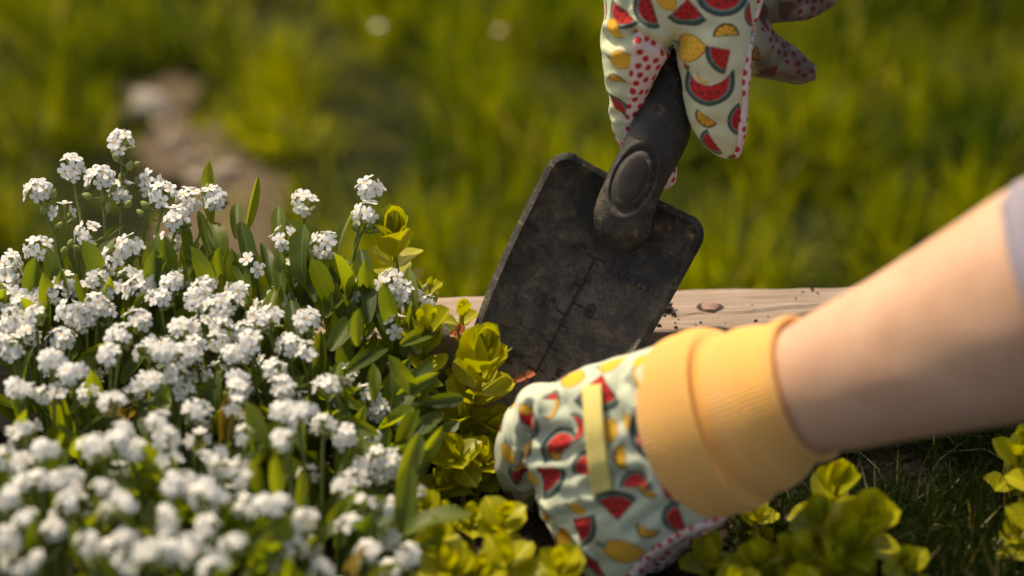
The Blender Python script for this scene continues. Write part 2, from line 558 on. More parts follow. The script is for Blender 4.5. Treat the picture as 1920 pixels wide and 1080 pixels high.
def ribbon_tube(name, bvh, pts, d, rad, lift, mat, dots=True):
    """a sewn piping that follows a surface"""
    Q = []
    for r in catmull(pts, 14):
        p, n = hit(bvh, r[0], r[1], d)
        Q.append((p + n * lift, n))
    secs = []
    for i, (p, n) in enumerate(Q):
        t = (Q[min(i + 1, len(Q) - 1)][0] - Q[max(i - 1, 0)][0])
        t.normalize()
        a = t.cross(n).normalized()
        secs.append((p, a * rad, n * rad * 0.55))
    # even out the path
    for _ in range(6):
        for i in range(1, len(secs) - 1):
            secs[i] = ((secs[i - 1][0] + secs[i][0] * 2 + secs[i + 1][0]) / 4, secs[i][1], secs[i][2])
    fine = []
    for i in range(len(secs) - 1):
        for t in (0, .25, .5, .75):
            fine.append(tuple(secs[i][k].lerp(secs[i + 1][k], t) for k in range(3)))
    V, F = loft(fine, 20)
    m = mesh_from(name, V, F, [mat])
    V, N = co_no(m)
    C = np.tile(PALM, (len(V), 1))
    for i in poisson(V, np.arange(len(V)), 0.0034, 400):
        C[np.sum((V - V[i]) ** 2, axis=1) < 0.00125 ** 2] = DOT
    add_colour(m, C)
    return m

# ------------------------------------------------------------------ ground
LAWN_Z, SOIL_Z = -0.21, -0.04
S = 120.0
lawn = link('lawn', mesh_from('lawn', [(-S, -S, LAWN_Z), (S, -S, LAWN_Z), (S, S, LAWN_Z), (-S, S, LAWN_Z)], [(0, 1, 2, 3)], [M_LAWN], False))
tag(lawn, 'dark earth under the blurred green lawn', 'lawn', kind='structure')

PLANK_YAW = R(2.8)
PX = Vector((math.cos(PLANK_YAW), math.sin(PLANK_YAW), 0)); PY = Vector((-math.sin(PLANK_YAW), math.cos(PLANK_YAW), 0))
pf = G(1216, 621, 0.0)
def plank_xy(p):                       # along and across the timber edging
    d = Vector((p[0], p[1], 0)) - Vector((pf.x, pf.y, 0))
    return d.dot(PX), d.dot(PY)

def soil_h(x, y):
    q = Vector((x, y, 0))
    return SOIL_Z + 0.006 * noise.noise(q * 14) + 0.004 * noise.noise(q * 45) + 0.002 * noise.noise(q * 130)

nx, ny = 220, 130
xs = np.concatenate([np.linspace(-1.6, -0.5, 20, endpoint=False), np.linspace(-0.5, 0.5, 180), np.linspace(0.5, 1.6, 20)[1:]])
ys = np.concatenate([np.linspace(-0.9, 0.3, 20, endpoint=False), np.linspace(0.3, 0.695, 110)])
V = []
for v in ys:
    for u in xs:
        c = Vector((pf.x, pf.y, 0)) + PX * (u - 0.06) + PY * (v - 0.695 - 0.001)
        V.append((c.x, c.y, soil_h(c.x, c.y)))
nX, nY = len(xs), len(ys)
F = [(j * nX + i, j * nX + i + 1, (j + 1) * nX + i + 1, (j + 1) * nX + i) for j in range(nY - 1) for i in range(nX - 1)]
rim = [i for i in range(nX)] + [j * nX + nX - 1 for j in range(1, nY)] + [(nY - 1) * nX + i for i in range(nX - 2, -1, -1)] + [j * nX for j in range(nY - 2, 0, -1)]
b0 = len(V)
for i in rim: V.append((V[i][0], V[i][1], LAWN_Z - 0.01))
for q in range(len(rim)):
    w = (q + 1) % len(rim)
    F.append((rim[q], b0 + q, b0 + w, rim[w]))
bed = link('garden_bed', mesh_from('garden_bed', V, F, [M_SOIL]))
tag(bed, 'dark crumbly soil of the raised flower bed', 'soil', kind='structure')

# bare earth path through the lawn
path_px = [(276, 195, 0.022), (292, 230, 0.022), (318, 270, 0.026), (362, 318, 0.032), (405, 360, 0.036), (415, 430, 0.04), (400, 520, 0.04)]
path_pts = [(G(a, b, LAWN_Z), r) for a, b, r in path_px]
def path_dist(x, y):
    best = 9
    for (p, r), (q, s) in zip(path_pts[:-1], path_pts[1:]):
        d = q - p
        t = max(0, min(1, ((x - p.x) * d.x + (y - p.y) * d.y) / (d.x * d.x + d.y * d.y)))
        dd = math.hypot(x - p.x - d.x * t, y - p.y - d.y * t) - (r + (s - r) * t)
        best = min(best, dd)
    return best + 0.03 * noise.noise(Vector((x * 16, y * 16, 3.0)))
V, F, idx = [], [], {}
px0, px1, py0, py1, st = -0.9, 0.35, 0.7, 2.4, 0.012
for j in range(int((py1 - py0) / st)):
    for i in range(int((px1 - px0) / st)):
        x, y = px0 + i * st, py0 + j * st
        if path_dist(x, y) < 0.0:
            q = []
            for a, b in ((0, 0), (1, 0), (1, 1), (0, 1)):
                kx = (i + a, j + b)
                if kx not in idx:
                    xx, yy = px0 + kx[0] * st, py0 + kx[1] * st
                    idx[kx] = len(V); V.append((xx, yy, LAWN_Z + 0.008 + 0.004 * noise.noise(Vector((xx * 40, yy * 40, 0)))))
                q.append(idx[kx])
            F.append(q)
path = link('earth_path', mesh_from('earth_path', V, F, [M_PATH]))
tag(path, 'bare pale brown earth worn through the lawn behind the flowers', 'path', kind='structure')

# grass
def blades(name, x, y, z, h, w, tint, mat, lean=0.45, bend=0.5):
    n = len(x)
    az = rng.uniform(0, 2 * math.pi, n); le = np.abs(rng.normal(0, lean, n)); fz = rng.uniform(0, 2 * math.pi, n)
    dx, dy = np.cos(az), np.sin(az)
    sx, sy = np.cos(fz) * w / 2, np.sin(fz) * w / 2
    base = np.stack([x, y, z], 1)
    side = np.stack([sx, sy, np.zeros(n)], 1)
    def at(t):
        th = le + bend * t * le * 1.6
        return base + np.stack([dx * np.sin(th) * h * t, dy * np.sin(th) * h * t, np.cos(th) * h * t], 1)
    p1, p3 = at(0.5), at(1.0)
    V = np.stack([base - side, base + side, p1 - side * 0.9, p1 + side * 0.9, p3], 1).reshape(-1, 3)
    f = np.array([[0, 1, 3], [0, 3, 2], [2, 3, 4]])
    F = (np.arange(n)[:, None, None] * 5 + f[None]).reshape(-1, 3)
    m = mesh_fast(name, V, F, [mat])
    add_colour(m, np.repeat(tint, 5, axis=0), 'tint')
    return m

def lawn_points(n, x0, x1, y0, y1, keep):
    X, Y, H, T = [], [], [], []
    xs = rng.uniform(x0, x1, n); ys = rng.uniform(y0, y1, n); r = rng.random(n)
    for a, b, q in zip(xs, ys, r):
        u, v = plank_xy((a, b))
        if v < 0.05 and v > -1.75 and abs(u) < 1.75: continue
        c1 = noise.noise(Vector((a * 12, b * 12, 1.7))); c2 = noise.noise(Vector((a * 31, b * 31, 5.1)))
        dens = 0.18 + 2.2 * c1 + 1.7 * c2
        pd = path_dist(a, b) if y0 > 0.5 else 1
        if pd < 0.0 and q > 0.10 + 0.35 * max(0, c2): continue
        if q > max(0.03, dens): continue
        X.append(a); Y.append(b)
        H.append((0.016 + 0.055 * max(0, min(1, 0.35 + 1.3 * c1 + 0.9 * c2)) + 0.015 * random.random()) if pd > 0.02 else 0.022)
        T.append(0.42 + 0.8 * noise.noise(Vector((a * 8, b * 8, 9.0))) + 0.6 * noise.noise(Vector((a * 23, b * 23, 3.0))))
    X, Y, H, T = map(np.array, (X, Y, H, T))
    T = np.clip(T + rng.normal(0, 0.22, len(T)), 0, 1)[:, None]
    tint = (1 - T) * np.array([0.013, 0.032, 0.002]) + T * np.array([0.175, 0.190, 0.006])
    dry = rng.random(len(X)) < 0.015
    tint[dry] = [0.26, 0.22, 0.10]
    return X, Y, H, tint
X, Y, H, T = lawn_points(230000, -0.8, 0.85, 0.72, 2.5, 0)
g = link('lawn_grass', blades('lawn_grass', X, Y, np.full(len(X), LAWN_Z), H, rng.uniform(0.0015, 0.0032, len(X)), T, M_GRASS, 0.85, 0.8))
tag(g, 'tall blurred yellow-green lawn grass behind the timber edging', 'grass', kind='stuff')
X, Y, H, T = lawn_points(60000, -4, 4, -3, 6, 0)
keep = ~((X > -0.8) & (X < 0.85) & (Y > 0.72) & (Y < 2.5))
g = link('outer_grass', blades('outer_grass', X[keep], Y[keep], np.full(keep.sum(), LAWN_Z), H[keep] * 1.1, rng.uniform(0.005, 0.010, keep.sum()), T[keep], M_GRASS))
tag(g, 'lawn grass spreading away around the flower bed', 'grass', kind='stuff')

# fine dark grass growing in the bed
n = 46000
X = rng.uniform(0.07, 0.42, n); Y = rng.uniform(0.50, 0.705, n)
ok = np.array([(plank_xy((a, b))[1] < -0.008) and (0.35 + 0.9 * noise.noise(Vector((a * 22, b * 22, 2)))) + (a - 0.12) * 2.2 > random.random() * 0.7 and a > 0.085 for a, b in zip(X, Y)])
X, Y = X[ok], Y[ok]
Z = np.array([soil_h(a, b) for a, b in zip(X, Y)])
t_ = rng.random((len(X), 1))
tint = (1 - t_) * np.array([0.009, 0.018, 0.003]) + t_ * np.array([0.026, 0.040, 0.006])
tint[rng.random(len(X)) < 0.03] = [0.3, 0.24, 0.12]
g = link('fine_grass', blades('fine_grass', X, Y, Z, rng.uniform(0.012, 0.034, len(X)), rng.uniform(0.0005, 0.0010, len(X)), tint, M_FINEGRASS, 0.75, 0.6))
tag(g, 'fine dark needle-like grass in the bed under the forearm', 'grass', kind='stuff')

# ------------------------------------------------------------------ timber edging
LP, WP, HP = 2.9, 0.0335, 0.195
bm = bmesh.new()
nseg = 360
prof = [(0.0, -HP), (0.0, -0.0012), (0.0004, -0.0004), (0.0012, 0.0)] + [(WP * t, 0.0) for t in (0.2, 0.35, 0.5, 0.65, 0.8)] + [(WP - 0.0012, 0.0), (WP - 0.0004, -0.0004), (WP, -0.0012), (WP, -HP)]
rows = []
for i in range(nseg + 1):
    t = i / nseg * 2 - 1
    u = math.copysign(abs(t) ** 1.8, t) * LP / 2
    row = []
    for (a, b) in prof:
        w = noise.noise(Vector((u * 18, a * 30, b * 10)))
        w2 = noise.noise(Vector((u * 90, a * 160, 4)))
        edge = 1.0 if a < 0.003 or a > WP - 0.003 else 0.3
        row.append(bm.verts.new((u, a + 0.0008 * w * edge + 0.0004 * w2 * edge, b + (0.0003 * w + 0.0003 * w2 if b > -0.05 else 0))))
    rows.append(row)
for i in range(nseg):
    for j in range(len(prof) - 1):
        bm.faces.new((rows[i][j], rows[i + 1][j], rows[i + 1][j + 1], rows[i][j + 1]))
bm.faces.new(rows[0]); bm.faces.new(rows[-1][::-1])
bmesh.ops.recalc_face_normals(bm, faces=bm.faces)
me = bpy.data.meshes.new('board'); bm.to_mesh(me); bm.free(); me.materials.append(M_WOOD)
me.polygons.foreach_set('use_smooth', [True] * len(me.polygons))
MPL = Matrix.Translation((pf.x, pf.y, 0)) @ Matrix.Rotation(PLANK_YAW, 4, 'Z')
edging = empty('timber_edging', (pf.x, pf.y, LAWN_Z))
tag(edging, 'weathered timber board edging the bed behind the trowel', 'board')
link('board', me, edging, MPL)

def on_plank(px, py, z=0.0):
    g = G(px, py, z); u, v = plank_xy(g)
    return u, v
def blob(rx, ry, rz, seed, n1=10, n2=7, rough=0.3, freq=1.6):
    V, F = [], []
    for i in range(n2 + 1):
        ph = math.pi * i / n2
        for j in range(n1):
            th = 2 * math.pi * j / n1
            d = Vector((math.sin(ph) * math.cos(th), math.sin(ph) * math.sin(th), math.cos(ph)))
            r = 1 + rough * noise.noise(d * freq + Vector((seed * 3.7, seed * 1.3, 0)))
            V.append((d.x * r * rx, d.y * r * ry, d.z * r * rz))
    for i in range(n2):
        for j in range(n1):
            k = (j + 1) % n1
            F.append((i * n1 + j, (i + 1) * n1 + j, (i + 1) * n1 + k, i * n1 + k))
    return V, F

# nail and the torn dark hole round it, long splits in the grain
u, v = on_plank(1331, 577)
V, F = [], []
nn = 26
for r, z in ((1.0, 0.0004), (0.72, 0.0006)):
    for j in range(nn):
        t = 2 * math.pi * j / nn
        rr = r * (1 + (0.22 * noise.noise(Vector((math.cos(t) * 2.3, math.sin(t) * 2.3, 7))) if r == 1.0 else 0))
        V.append((u + 0.0047 * rr * math.cos(t) * (1.2 if abs(math.cos(t)) > 0.8 and r == 1 else 1), v + 0.0042 * rr * math.sin(t), z))
F = [(j, (j + 1) % nn, nn + (j + 1) % nn, nn + j) for j in range(nn)] + [tuple(range(nn, 2 * nn))]
link('nail_hole', mesh_from('nail_hole', V, F, [M_CRACK], False), edging, MPL)
V = []
for r, z in ((1.0, 0.0004), (1.0, 0.0008), (0.90, 0.0011), (0.0, 0.0011)):
    for j in range(nn):
        t = 2 * math.pi * j / nn
        rr = r * (1 + 0.07 * math.sin(5 * t + 1) * (r > 0.5))
        V.append((u + 0.0038 * rr * math.cos(t), v + 0.0035 * rr * math.sin(t), z + 0.0001 * math.sin(3 * t)))
F = [(i * nn + j, i * nn + (j + 1) % nn, (i + 1) * nn + (j + 1) % nn, (i + 1) * nn + j) for i in range(3) for j in range(nn)]
tag(link('nail_head', mesh_from('nail_head', V, F, [M_NAIL]), edging, MPL), 'rusty pinkish nail head sunk in a dark torn hole')
def split(pts, w):
    Q = [on_plank(a, b) for a, b in pts]
    V = []
    dense = catmull([(q[0], q[1]) for q in Q], 12)
    for i, (a, b) in enumerate(dense):
        t = i / (len(dense) - 1)
        ww = w * math.sin(math.pi * min(1, max(0.02, t))) ** 0.5 * (0.55 + 0.9 * abs(noise.noise(Vector((i * 0.45, w * 9e3, 1)))))
        jit = 0.0004 * noise.noise(Vector((i * 0.3, 5, 2)))
        V += [(a, b - ww + jit, 0.0007), (a, b + ww + jit, 0.0007)]
    F = [(2 * i, 2 * i + 2, 2 * i + 3, 2 * i + 1) for i in range(len(dense) - 1)]
    link('split', mesh_from('split', V, F, [M_CRACK], False), edging, MPL)
split([(1252, 598), (1300, 590), (1326, 588)], 0.00035)
split([(1348, 590), (1400, 586), (1470, 578), (1540, 573), (1640, 560)], 0.00040)
split([(1302, 597), (1303, 608), (1301, 618)], 0.0004)
split([(880, 582), (878, 595), (876, 606)], 0.0003)
split([(1380, 561), (1470, 557), (1540, 549)], 0.00016)

crumbs = [(1250, 583, 11), (1264, 592, 5), (1246, 593, 3), (1235, 612, 4), (1267, 615, 3.2), (1266, 606, 2), (1314, 606, 2.4), (1417, 603, 3.2), (1523, 544, 3), (1533, 550, 1.8), (1505, 548, 1.8), (1629, 533, 5), (1577, 557, 2.2), (1268, 582, 2), (1272, 600, 1.8), (1305, 612, 2), (1240, 575, 2.5), (1440, 595, 1.5), (875, 579, 2.6), (1492, 560, 1.6), (1360, 606, 1.5), (1410, 572, 1.6)]
for i, (a, b, s) in enumerate(crumbs):
    g = G(a, b, 0.0)
    r = s / 4450
    V, F = blob(r * 1.2, r, r * 0.8, i, 8, 6, 0.9, 2.2)
    o = link('soil_crumb', mesh_from('soil_crumb', V, F, [M_CRUMB], False), None, Matrix.Translation((g.x, g.y, r * 0.55)))
    tag(o, 'largest lump of dark soil on the timber beside the trowel blade' if i == 0 else 'small dark crumb of soil lying on the timber edging', 'soil crumb', None if i == 0 else 'soil crumbs on the timber')
    if i == 0: del_group = None

# ------------------------------------------------------------------ trowel
TD = 0.812
ex = (RT * 0.887 - UP * 0.463).normalized(); ey = (RT * 0.463 + UP * 0.887).normalized(); ez = -FW
TO = P(1117, 483, TD)
MT = Matrix(((ex.x, ey.x, ez.x, TO.x), (ex.y, ey.y, ez.y, TO.y), (ex.z, ey.z, ez.z, TO.z), (0, 0, 0, 1)))
MTI = MT.inverted()
Y_TOP, Y_TIP, HW = 0.0297, -0.100, 0.0324
def half_w(y):
    t = (Y_TOP - y) / (Y_TOP - Y_TIP)
    w = HW * max(0.0, 1 - t ** 3.2) ** 0.625
    r = 0.0065
    if y > Y_TOP - r:
        q = y - (Y_TOP - r)
        w = w - r + math.sqrt(max(0, r * r - q * q))
    return w
def blade_z(x, y):
    w = max(half_w(y), 1e-4)
    d = min(w - abs(x), Y_TOP - y)
    z = 0.0095 * (x / HW) ** 2 + 0.0022 * math.exp(-max(d, 0) / 0.0018) + 0.0085 * math.exp(-(Y_TOP - y) / 0.011)
    return z - 0.003
ysb = np.concatenate([Y_TOP - 0.0065 * (1 - np.cos(np.linspace(0, math.pi / 2, 12))), np.linspace(Y_TOP - 0.0065, Y_TIP + 0.002, 100)[1:], [Y_TIP + 0.0008, Y_TIP + 0.0002]])
us = np.sin(np.linspace(-1, 1, 73) * math.pi / 2)
V = [(u * half_w(y), y, blade_z(u * half_w(y), y)) for y in ysb for u in us]
nu = len(us)
F = [(j * nu + i, (j + 1) * nu + i, (j + 1) * nu + i + 1, j * nu + i + 1) for j in range(len(ysb) - 1) for i in range(nu - 1)]
trowel = empty('garden_trowel', P(930, 860, TD))
tag(trowel, 'dirty black plastic garden trowel with depth scale, stuck in the soil', 'trowel')
blade = link('blade', mesh_from('blade', V, F, [M_BLADE]), trowel, MT)
s = blade.modifiers.new('thickness', 'SOLIDIFY'); s.thickness = 0.0030; s.offset = -1
s = blade.modifiers.new('edge', 'BEVEL'); s.width = 0.0007; s.segments = 2; s.limit_method = 'ANGLE'; s.angle_limit = R(50)
sub_T = lambda name, mesh: sub(name, mesh, blade)

# moulded depth scale
def strip_mesh(x0, y0, x1, y1, w, h=0.0007):
    V, F = [], []
    nsp = max(2, int(math.hypot(x1 - x0, y1 - y0) / 0.0015))
    nrm = Vector((-(y1 - y0), x1 - x0)).normalized() * w / 2
    for i in range(nsp + 1):
        t = i / nsp
        x, y = x0 + (x1 - x0) * t, y0 + (y1 - y0) * t
        for a, zz in ((-1, -0.0002), (-0.6, h), (0.6, h), (1, -0.0002)):
            V.append((x + nrm.x * a, y + nrm.y * a, blade_z(x + nrm.x * a, y + nrm.y * a) + zz))
    for i in range(nsp):
        for a in range(3): F.append((i * 4 + a, (i + 1) * 4 + a, (i + 1) * 4 + a + 1, i * 4 + a + 1))
    return mesh_from('scale_line', V, F, [M_MARK])
sub_T('scale_line', strip_mesh(0, 0.0, 0, -0.085, 0.0006))
for cm in range(10, 2, -1):
    y = -(10 - cm) * 0.0102
    sub_T('scale_tick', strip_mesh(0, y, 0.0045 if cm % 2 == 0 else 0.003, y, 0.0005))
for inch in (4, 3.5, 3, 2.5, 2):
    y = -(4 - inch) * 0.0259
    sub_T('scale_tick', strip_mesh(-0.0045 if inch == int(inch) else -0.003, y - 0.0003, 0, y - 0.0003, 0.0005))
def text_mesh(body, x, y, size):
    c = bpy.data.curves.new('t', 'FONT'); c.body = body; c.size = size; c.extrude = 0.0007; c.offset = 0.0; c.resolution_u = 3
    c.align_x = 'CENTER'; c.align_y = 'CENTER'
    o = bpy.data.objects.new('t', c); col.objects.link(o)
    m = bpy.data.meshes.new_from_object(o.evaluated_get(bpy.context.evaluated_depsgraph_get()))
    bpy.data.objects.remove(o); bpy.data.curves.remove(c)
    for v in m.vertices:
        v.co.x += x; v.co.y += y; v.co.z += blade_z(v.co.x, v.co.y) + 0.0001
    m.materials.clear(); m.materials.append(M_MARK)
    return m
for body, x, y, sz in (('4"', -0.0080, -0.0005, 0.0075), ('10cm', 0.0150, -0.0005, 0.0092), ('3"', -0.0095, -0.0262, 0.0085), ('8', 0.0080, -0.0205, 0.0088), ('2"', -0.0105, -0.0520, 0.0085), ('5', 0.0085, -0.0500, 0.0085)):
    sub_T('moulded_numeral', text_mesh(body, x, y, sz))

# handle
hrows = [(1124, 432, 1199, 462, 0.8065, 0.017), (1113, 408, 1217, 442, 0.8035, 0.021), (1117, 380, 1226, 402, 0.8015, 0.0225), (1140, 325, 1246, 350, 0.8005, 0.023),
         (1160, 285, 1268, 312, 0.8005, 0.023), (1178, 245, 1292, 262, 0.8020, 0.0235), (1194, 205, 1294, 215, 0.8040, 0.023), (1212, 165, 1288, 168, 0.8070, 0.022),
         (1228, 110, 1284, 108, 0.8110, 0.020), (1238, 40, 1290, 36, 0.8150, 0.020), (1245, -60, 1300, -66, 0.8180, 0.021), (1255, -200, 1315, -206, 0.8200, 0.022), (1268, -300, 1325, -306, 0.8210, 0.019)]
secs = psections(hrows, 16)
V, F = loft(secs, 96, 2.2, 0.35)
pc = P(1187, 337, 0.79); pa = (RT * 0.40 + UP * 0.915).normalized(); pb = (RT * 0.915 - UP * 0.40).normalized()
def pad_e(v):
    d = v - pc
    return math.hypot(d.dot(pa) / 0.0130, d.dot(pb) / 0.0074)
V2 = []
for v in V:
    e = pad_e(v)
    if (v - pc).dot(FW) < 0.010:
        v = v + FW * (0.0021 * math.exp(-((e - 1.0) / 0.085) ** 2) - 0.0005 * math.exp(-((e - 1.24) / 0.08) ** 2) + 0.0007 * max(0.0, 1 - e))
    V2.append(MTI @ v)
handle = link('handle', mesh_from('handle', V2, F, [M_HANDLE]), trowel, MT)
hb = BVHTree.FromPolygons([MT @ v for v in V2], F)
V, F = [], []
for i in range(13):
    for j in range(32):
        t = 2 * math.pi * j / 32; r = i / 12 * 0.86
        q = pc + pa * (0.0130 * r * math.cos(t)) + pb * (0.0074 * r * math.sin(t))
        h = hb.ray_cast(CAM, (q - CAM).normalized())
        V.append(MTI @ (h[0] - FW * (0.00035 * (1 - (i / 12) ** 6) - 0.0002)))
for i in range(12):
    for j in range(32): F.append((i * 32 + j, (i + 1) * 32 + j, (i + 1) * 32 + (j + 1) % 32, i * 32 + (j + 1) % 32))
sub('grip_pad', mesh_from('grip_pad', V, F, [M_PAD]), handle)

# ------------------------------------------------------------------ the gardener: two gloved hands, one bare forearm
person = empty('person', P(2050, 700, 0.62))
tag(person, 'person in fruit print gardening gloves, one bare forearm with lilac sleeve, holding the trowel', 'person')

# --- the hand in front, pressed into the bed
back = psections([(1318, 668, 1425, 900, 0.716, 0.034), (1235, 652, 1362, 966, 0.728, 0.041), (1160, 672, 1300, 1000, 0.738, 0.040), (1085, 694, 1225, 1046, 0.747, 0.038), (1030, 722, 1165, 1090, 0.757, 0.034), (1000, 752, 1132, 1110, 0.768, 0.028)], 8)
fingers = [
    spine_sections([(1050, 790, 0.754, 0.012), (1003, 805, 0.762, 0.0125), (980, 850, 0.770, 0.0112), (982, 893, 0.782, 0.0105), (1012, 925, 0.797, 0.0095), (1040, 950, 0.808, 0.0075)]),
    spine_sections([(1120, 860, 0.752, 0.014), (1085, 885, 0.757, 0.0135), (1072, 925, 0.768, 0.0115), (1085, 962, 0.785, 0.0105), (1105, 990, 0.802, 0.0085)]),
    spine_sections([(1150, 940, 0.752, 0.014), (1122, 965, 0.757, 0.0135), (1112, 1005, 0.767, 0.0120), (1130, 1040, 0.783, 0.0105), (1150, 1060, 0.797, 0.0085)]),
    spine_sections([(1175, 1010, 0.752, 0.014), (1152, 1045, 0.756, 0.0130), (1148, 1085, 0.764, 0.012), (1168, 1115, 0.776, 0.010), (1185, 1130, 0.788, 0.008)]),
    spine_sections([(1260, 960, 0.752, 0.014), (1215, 1010, 0.764, 0.0135), (1190, 1040, 0.772, 0.0125), (1165, 1075, 0.780, 0.011), (1150, 1100, 0.786, 0.009)]),
]
knuckles = [spine_sections([(a + 24, b - 6, 0.7535, 0.0105), (a, b, 0.7535, 0.0125), (a - 14, b + 8, 0.757, 0.0115)]) for a, b in ((1022, 775), (1045, 852), (1072, 930), (1108, 1006))]
m = fuse([loft(back, 48, 2.5, 0.6)] + [loft(f, 24) for f in fingers + knuckles], 0.0010, 4)
bvh = bvh_of(m)
V, N = co_no(m)
seam = [hit(bvh, a, b, 0.75)[0] for a, b in ((1362, 968), (1290, 998), (1225, 1038), (1172, 1090))]
# palm side: faces away from the back of the hand, below the seam
Mid = np.array(tuple(P(1180, 850, 0.745)))
back_n = np.array(tuple((-FW * 0.9 + UP * 0.35 + RT * -0.1).normalized()))
palm = (N @ back_n < -0.35)
Vp = V - np.array(tuple(CAM))
pxs = 960 + FPX * Vp[:, 0] / (Vp @ np.array(tuple(FW))); pys = 540 - FPX * (Vp @ np.array(tuple(UP))) / (Vp @ np.array(tuple(FW)))
seam_y = np.interp(pxs, [1150, 1172, 1225, 1290, 1362, 1450], [1105, 1090, 1038, 998, 968, 935])
palm |= (pys > seam_y + 4) & (pxs > 1165)
m.materials.append(M_PRINT)
marks = [(1150, 684, 'lemon', 25, -20), (1202, 679, 'lemon', 15, -50), (1075, 711, 'lemon', 24, -10), (1048, 700, 'half', 24, -25), (1120, 740, 'wedge', 36, 0), (1197, 716, 'banana', 20, 60),
         (1246, 655, 'half', 20, -30), (1043, 765, 'banana', 24, -70), (1040, 742, 'half', 14, 170), (993, 790, 'half', 24, 250), (1045, 828, 'half', 34, 140), (1041, 856, 'orange', 13, 0), (1142, 806, 'lemon', 20, 80),
         (1178, 790, 'lemon', 15, 60), (1212, 832, 'half', 38, 50), (1165, 857, 'orange', 22, 80), (1094, 872, 'wedge', 22, 120), (1033, 897, 'wedge', 30, -60), (1192, 899, 'half', 24, 180),
         (1214, 922, 'orange', 17, 30), (1262, 915, 'wedge', 30, -70), (1154, 945, 'wedge', 30, 180), (1080, 955, 'lemon', 15, 20), (1096, 990, 'wedge', 26, -75), (1262, 976, 'half', 30, 70),
         (1213, 998, 'orange', 20, 10), (1168, 1033, 'lemon', 32, 5), (952, 852, 'lemon', 20, 75), (970, 893, 'wedge', 18, 60), (996, 888, 'lemon', 22, 60), (1010, 950, 'half', 16, 30), (985, 768, 'lemon', 10, 45), (1110, 1060, 'half', 20, 40)]
print_glove(m, bvh, [(a, b, c, e * 1.22, f) for a, b, c, e, f in marks], palm, 0.75, MINT, 0.7 * np.clip((Vp @ np.array(tuple(FW)) - 0.762) / 0.02, 0, 1))
grooves(m, bvh, [([(992, 762), (986, 820), (982, 908)], 0.0019, 0.0016), ([(1000, 930), (1040, 985), (1090, 1050)], 0.0016, 0.0016), ([(990, 815), (1025, 812), (1065, 806)], 0.0008, 0.0022), ([(1012, 892), (1050, 889), (1095, 880)], 0.0008, 0.0022), ([(1040, 970), (1080, 964), (1120, 955)], 0.0008, 0.0022), ([(1180, 720), (1205, 760), (1195, 810)], 0.0009, 0.002),
                 ([(1000, 862), (1060, 858), (1130, 838)], 0.0011, 0.0022), ([(1105, 915), (1150, 893), (1200, 888)], 0.0012, 0.0022),
                 ([(1170, 700), (1150, 745), (1160, 790)], 0.0007, 0.0025), ([(1060, 760), (1080, 800), (1070, 830)], 0.0006, 0.0025),
                 ([(1260, 940), (1220, 965), (1180, 1000)], 0.0007, 0.002)], 0.75)
bvh = bvh_of(m)
glove = link('glove', m, person)
tag(glove, 'pale mint glove printed with watermelon and lemon slices, pressed into the bed')
g = tag(sub('seam_piping', ribbon_tube('seam_piping', bvh, [(1372, 958), (1330, 978), (1285, 995), (1240, 1022), (1200, 1056), (1180, 1084)], 0.755, 0.0024, 0.0008, M_PRINT), glove, Matrix.Translation(Vector(person.location) * 0)), 'white piping with red dots')
# sewn pull tab
V, F = [], []
nu_, nv_ = 10, 46
for j in range(nv_ + 1):
    t = j / nv_
    la, lb = Vector((1093 + 8 * t + 11 * t * t, 727 + 201 * t)), Vector((1128 + 6 * t + 14 * t * t, 721 + 196 * t))
    for i in range(nu_ + 1):
        q = la.lerp(lb, i / nu_)
        p, nrm = hit(bvh, q.x, q.y, 0.74)
        V.append(p - ray(q.x, q.y).normalized() * (0.0012 + 0.0024 * math.sin(math.pi * t) ** 0.7))
for _ in range(40):
    W = [v.copy() for v in V]
    for j in range(1, nv_):
        for i in range(nu_ + 1): W[j * (nu_ + 1) + i] = (V[(j - 1) * (nu_ + 1) + i] + V[j * (nu_ + 1) + i] * 2 + V[(j + 1) * (nu_ + 1) + i]) / 4
    V = W
F = [(j * (nu_ + 1) + i, (j + 1) * (nu_ + 1) + i, (j + 1) * (nu_ + 1) + i + 1, j * (nu_ + 1) + i + 1) for j in range(nv_) for i in range(nu_)]
tab = sub('pull_tab', mesh_from('pull_tab', V, F, [M_TAB]), glove)
s = tab.modifiers.new('thickness', 'SOLIDIFY'); s.thickness = 0.0008; s.offset = 1
tag(tab, 'flat yellow webbing tab sewn across the back of the glove')

def ribbed(rows, per, n=400, ribs=100, amp=0.00022, cap=0.0):
    secs = psections(rows, per)
    V, F = [], []
    for c, a, b in secs:
        for j in range(n):
            t = 2 * math.pi * j / n
            k = 1 + amp / 0.03 * math.cos(ribs * t) + 0.012 * noise.noise(Vector((c.x * 60, math.cos(t) * 1.6, math.sin(t) * 1.6)))
            V.append(c + (a * math.cos(t) + b * math.sin(t)) * k)
    for i in range(len(secs) - 1):
        for j in range(n):
            k = (j + 1) % n
            F.append((i * n + j, i * n + k, (i + 1) * n + k, (i + 1) * n + j))
    return V, F, secs
crow = [(1236, 650, 1354, 968, 0.7275, 0.0420), (1243, 639, 1362, 968, 0.7250, 0.0460), (1258, 631, 1378, 963, 0.7230, 0.0455), (1266, 629, 1388, 958, 0.7215, 0.0470), (1290, 619, 1412, 953, 0.7190, 0.0505), (1318, 619, 1436, 945, 0.7160, 0.0500), (1336, 632, 1448, 926, 0.7135, 0.0430),
        (1350, 633, 1458, 920, 0.7115, 0.0430), (1372, 620, 1482, 916, 0.7085, 0.0490), (1402, 614, 1506, 897, 0.7050, 0.0490), (1424, 614, 1518, 878, 0.7025, 0.0455), (1440, 609, 1530, 868, 0.7012, 0.0460), (1464, 596, 1554, 862, 0.6990, 0.0515), (1474, 594, 1562, 860, 0.6980, 0.0525)]
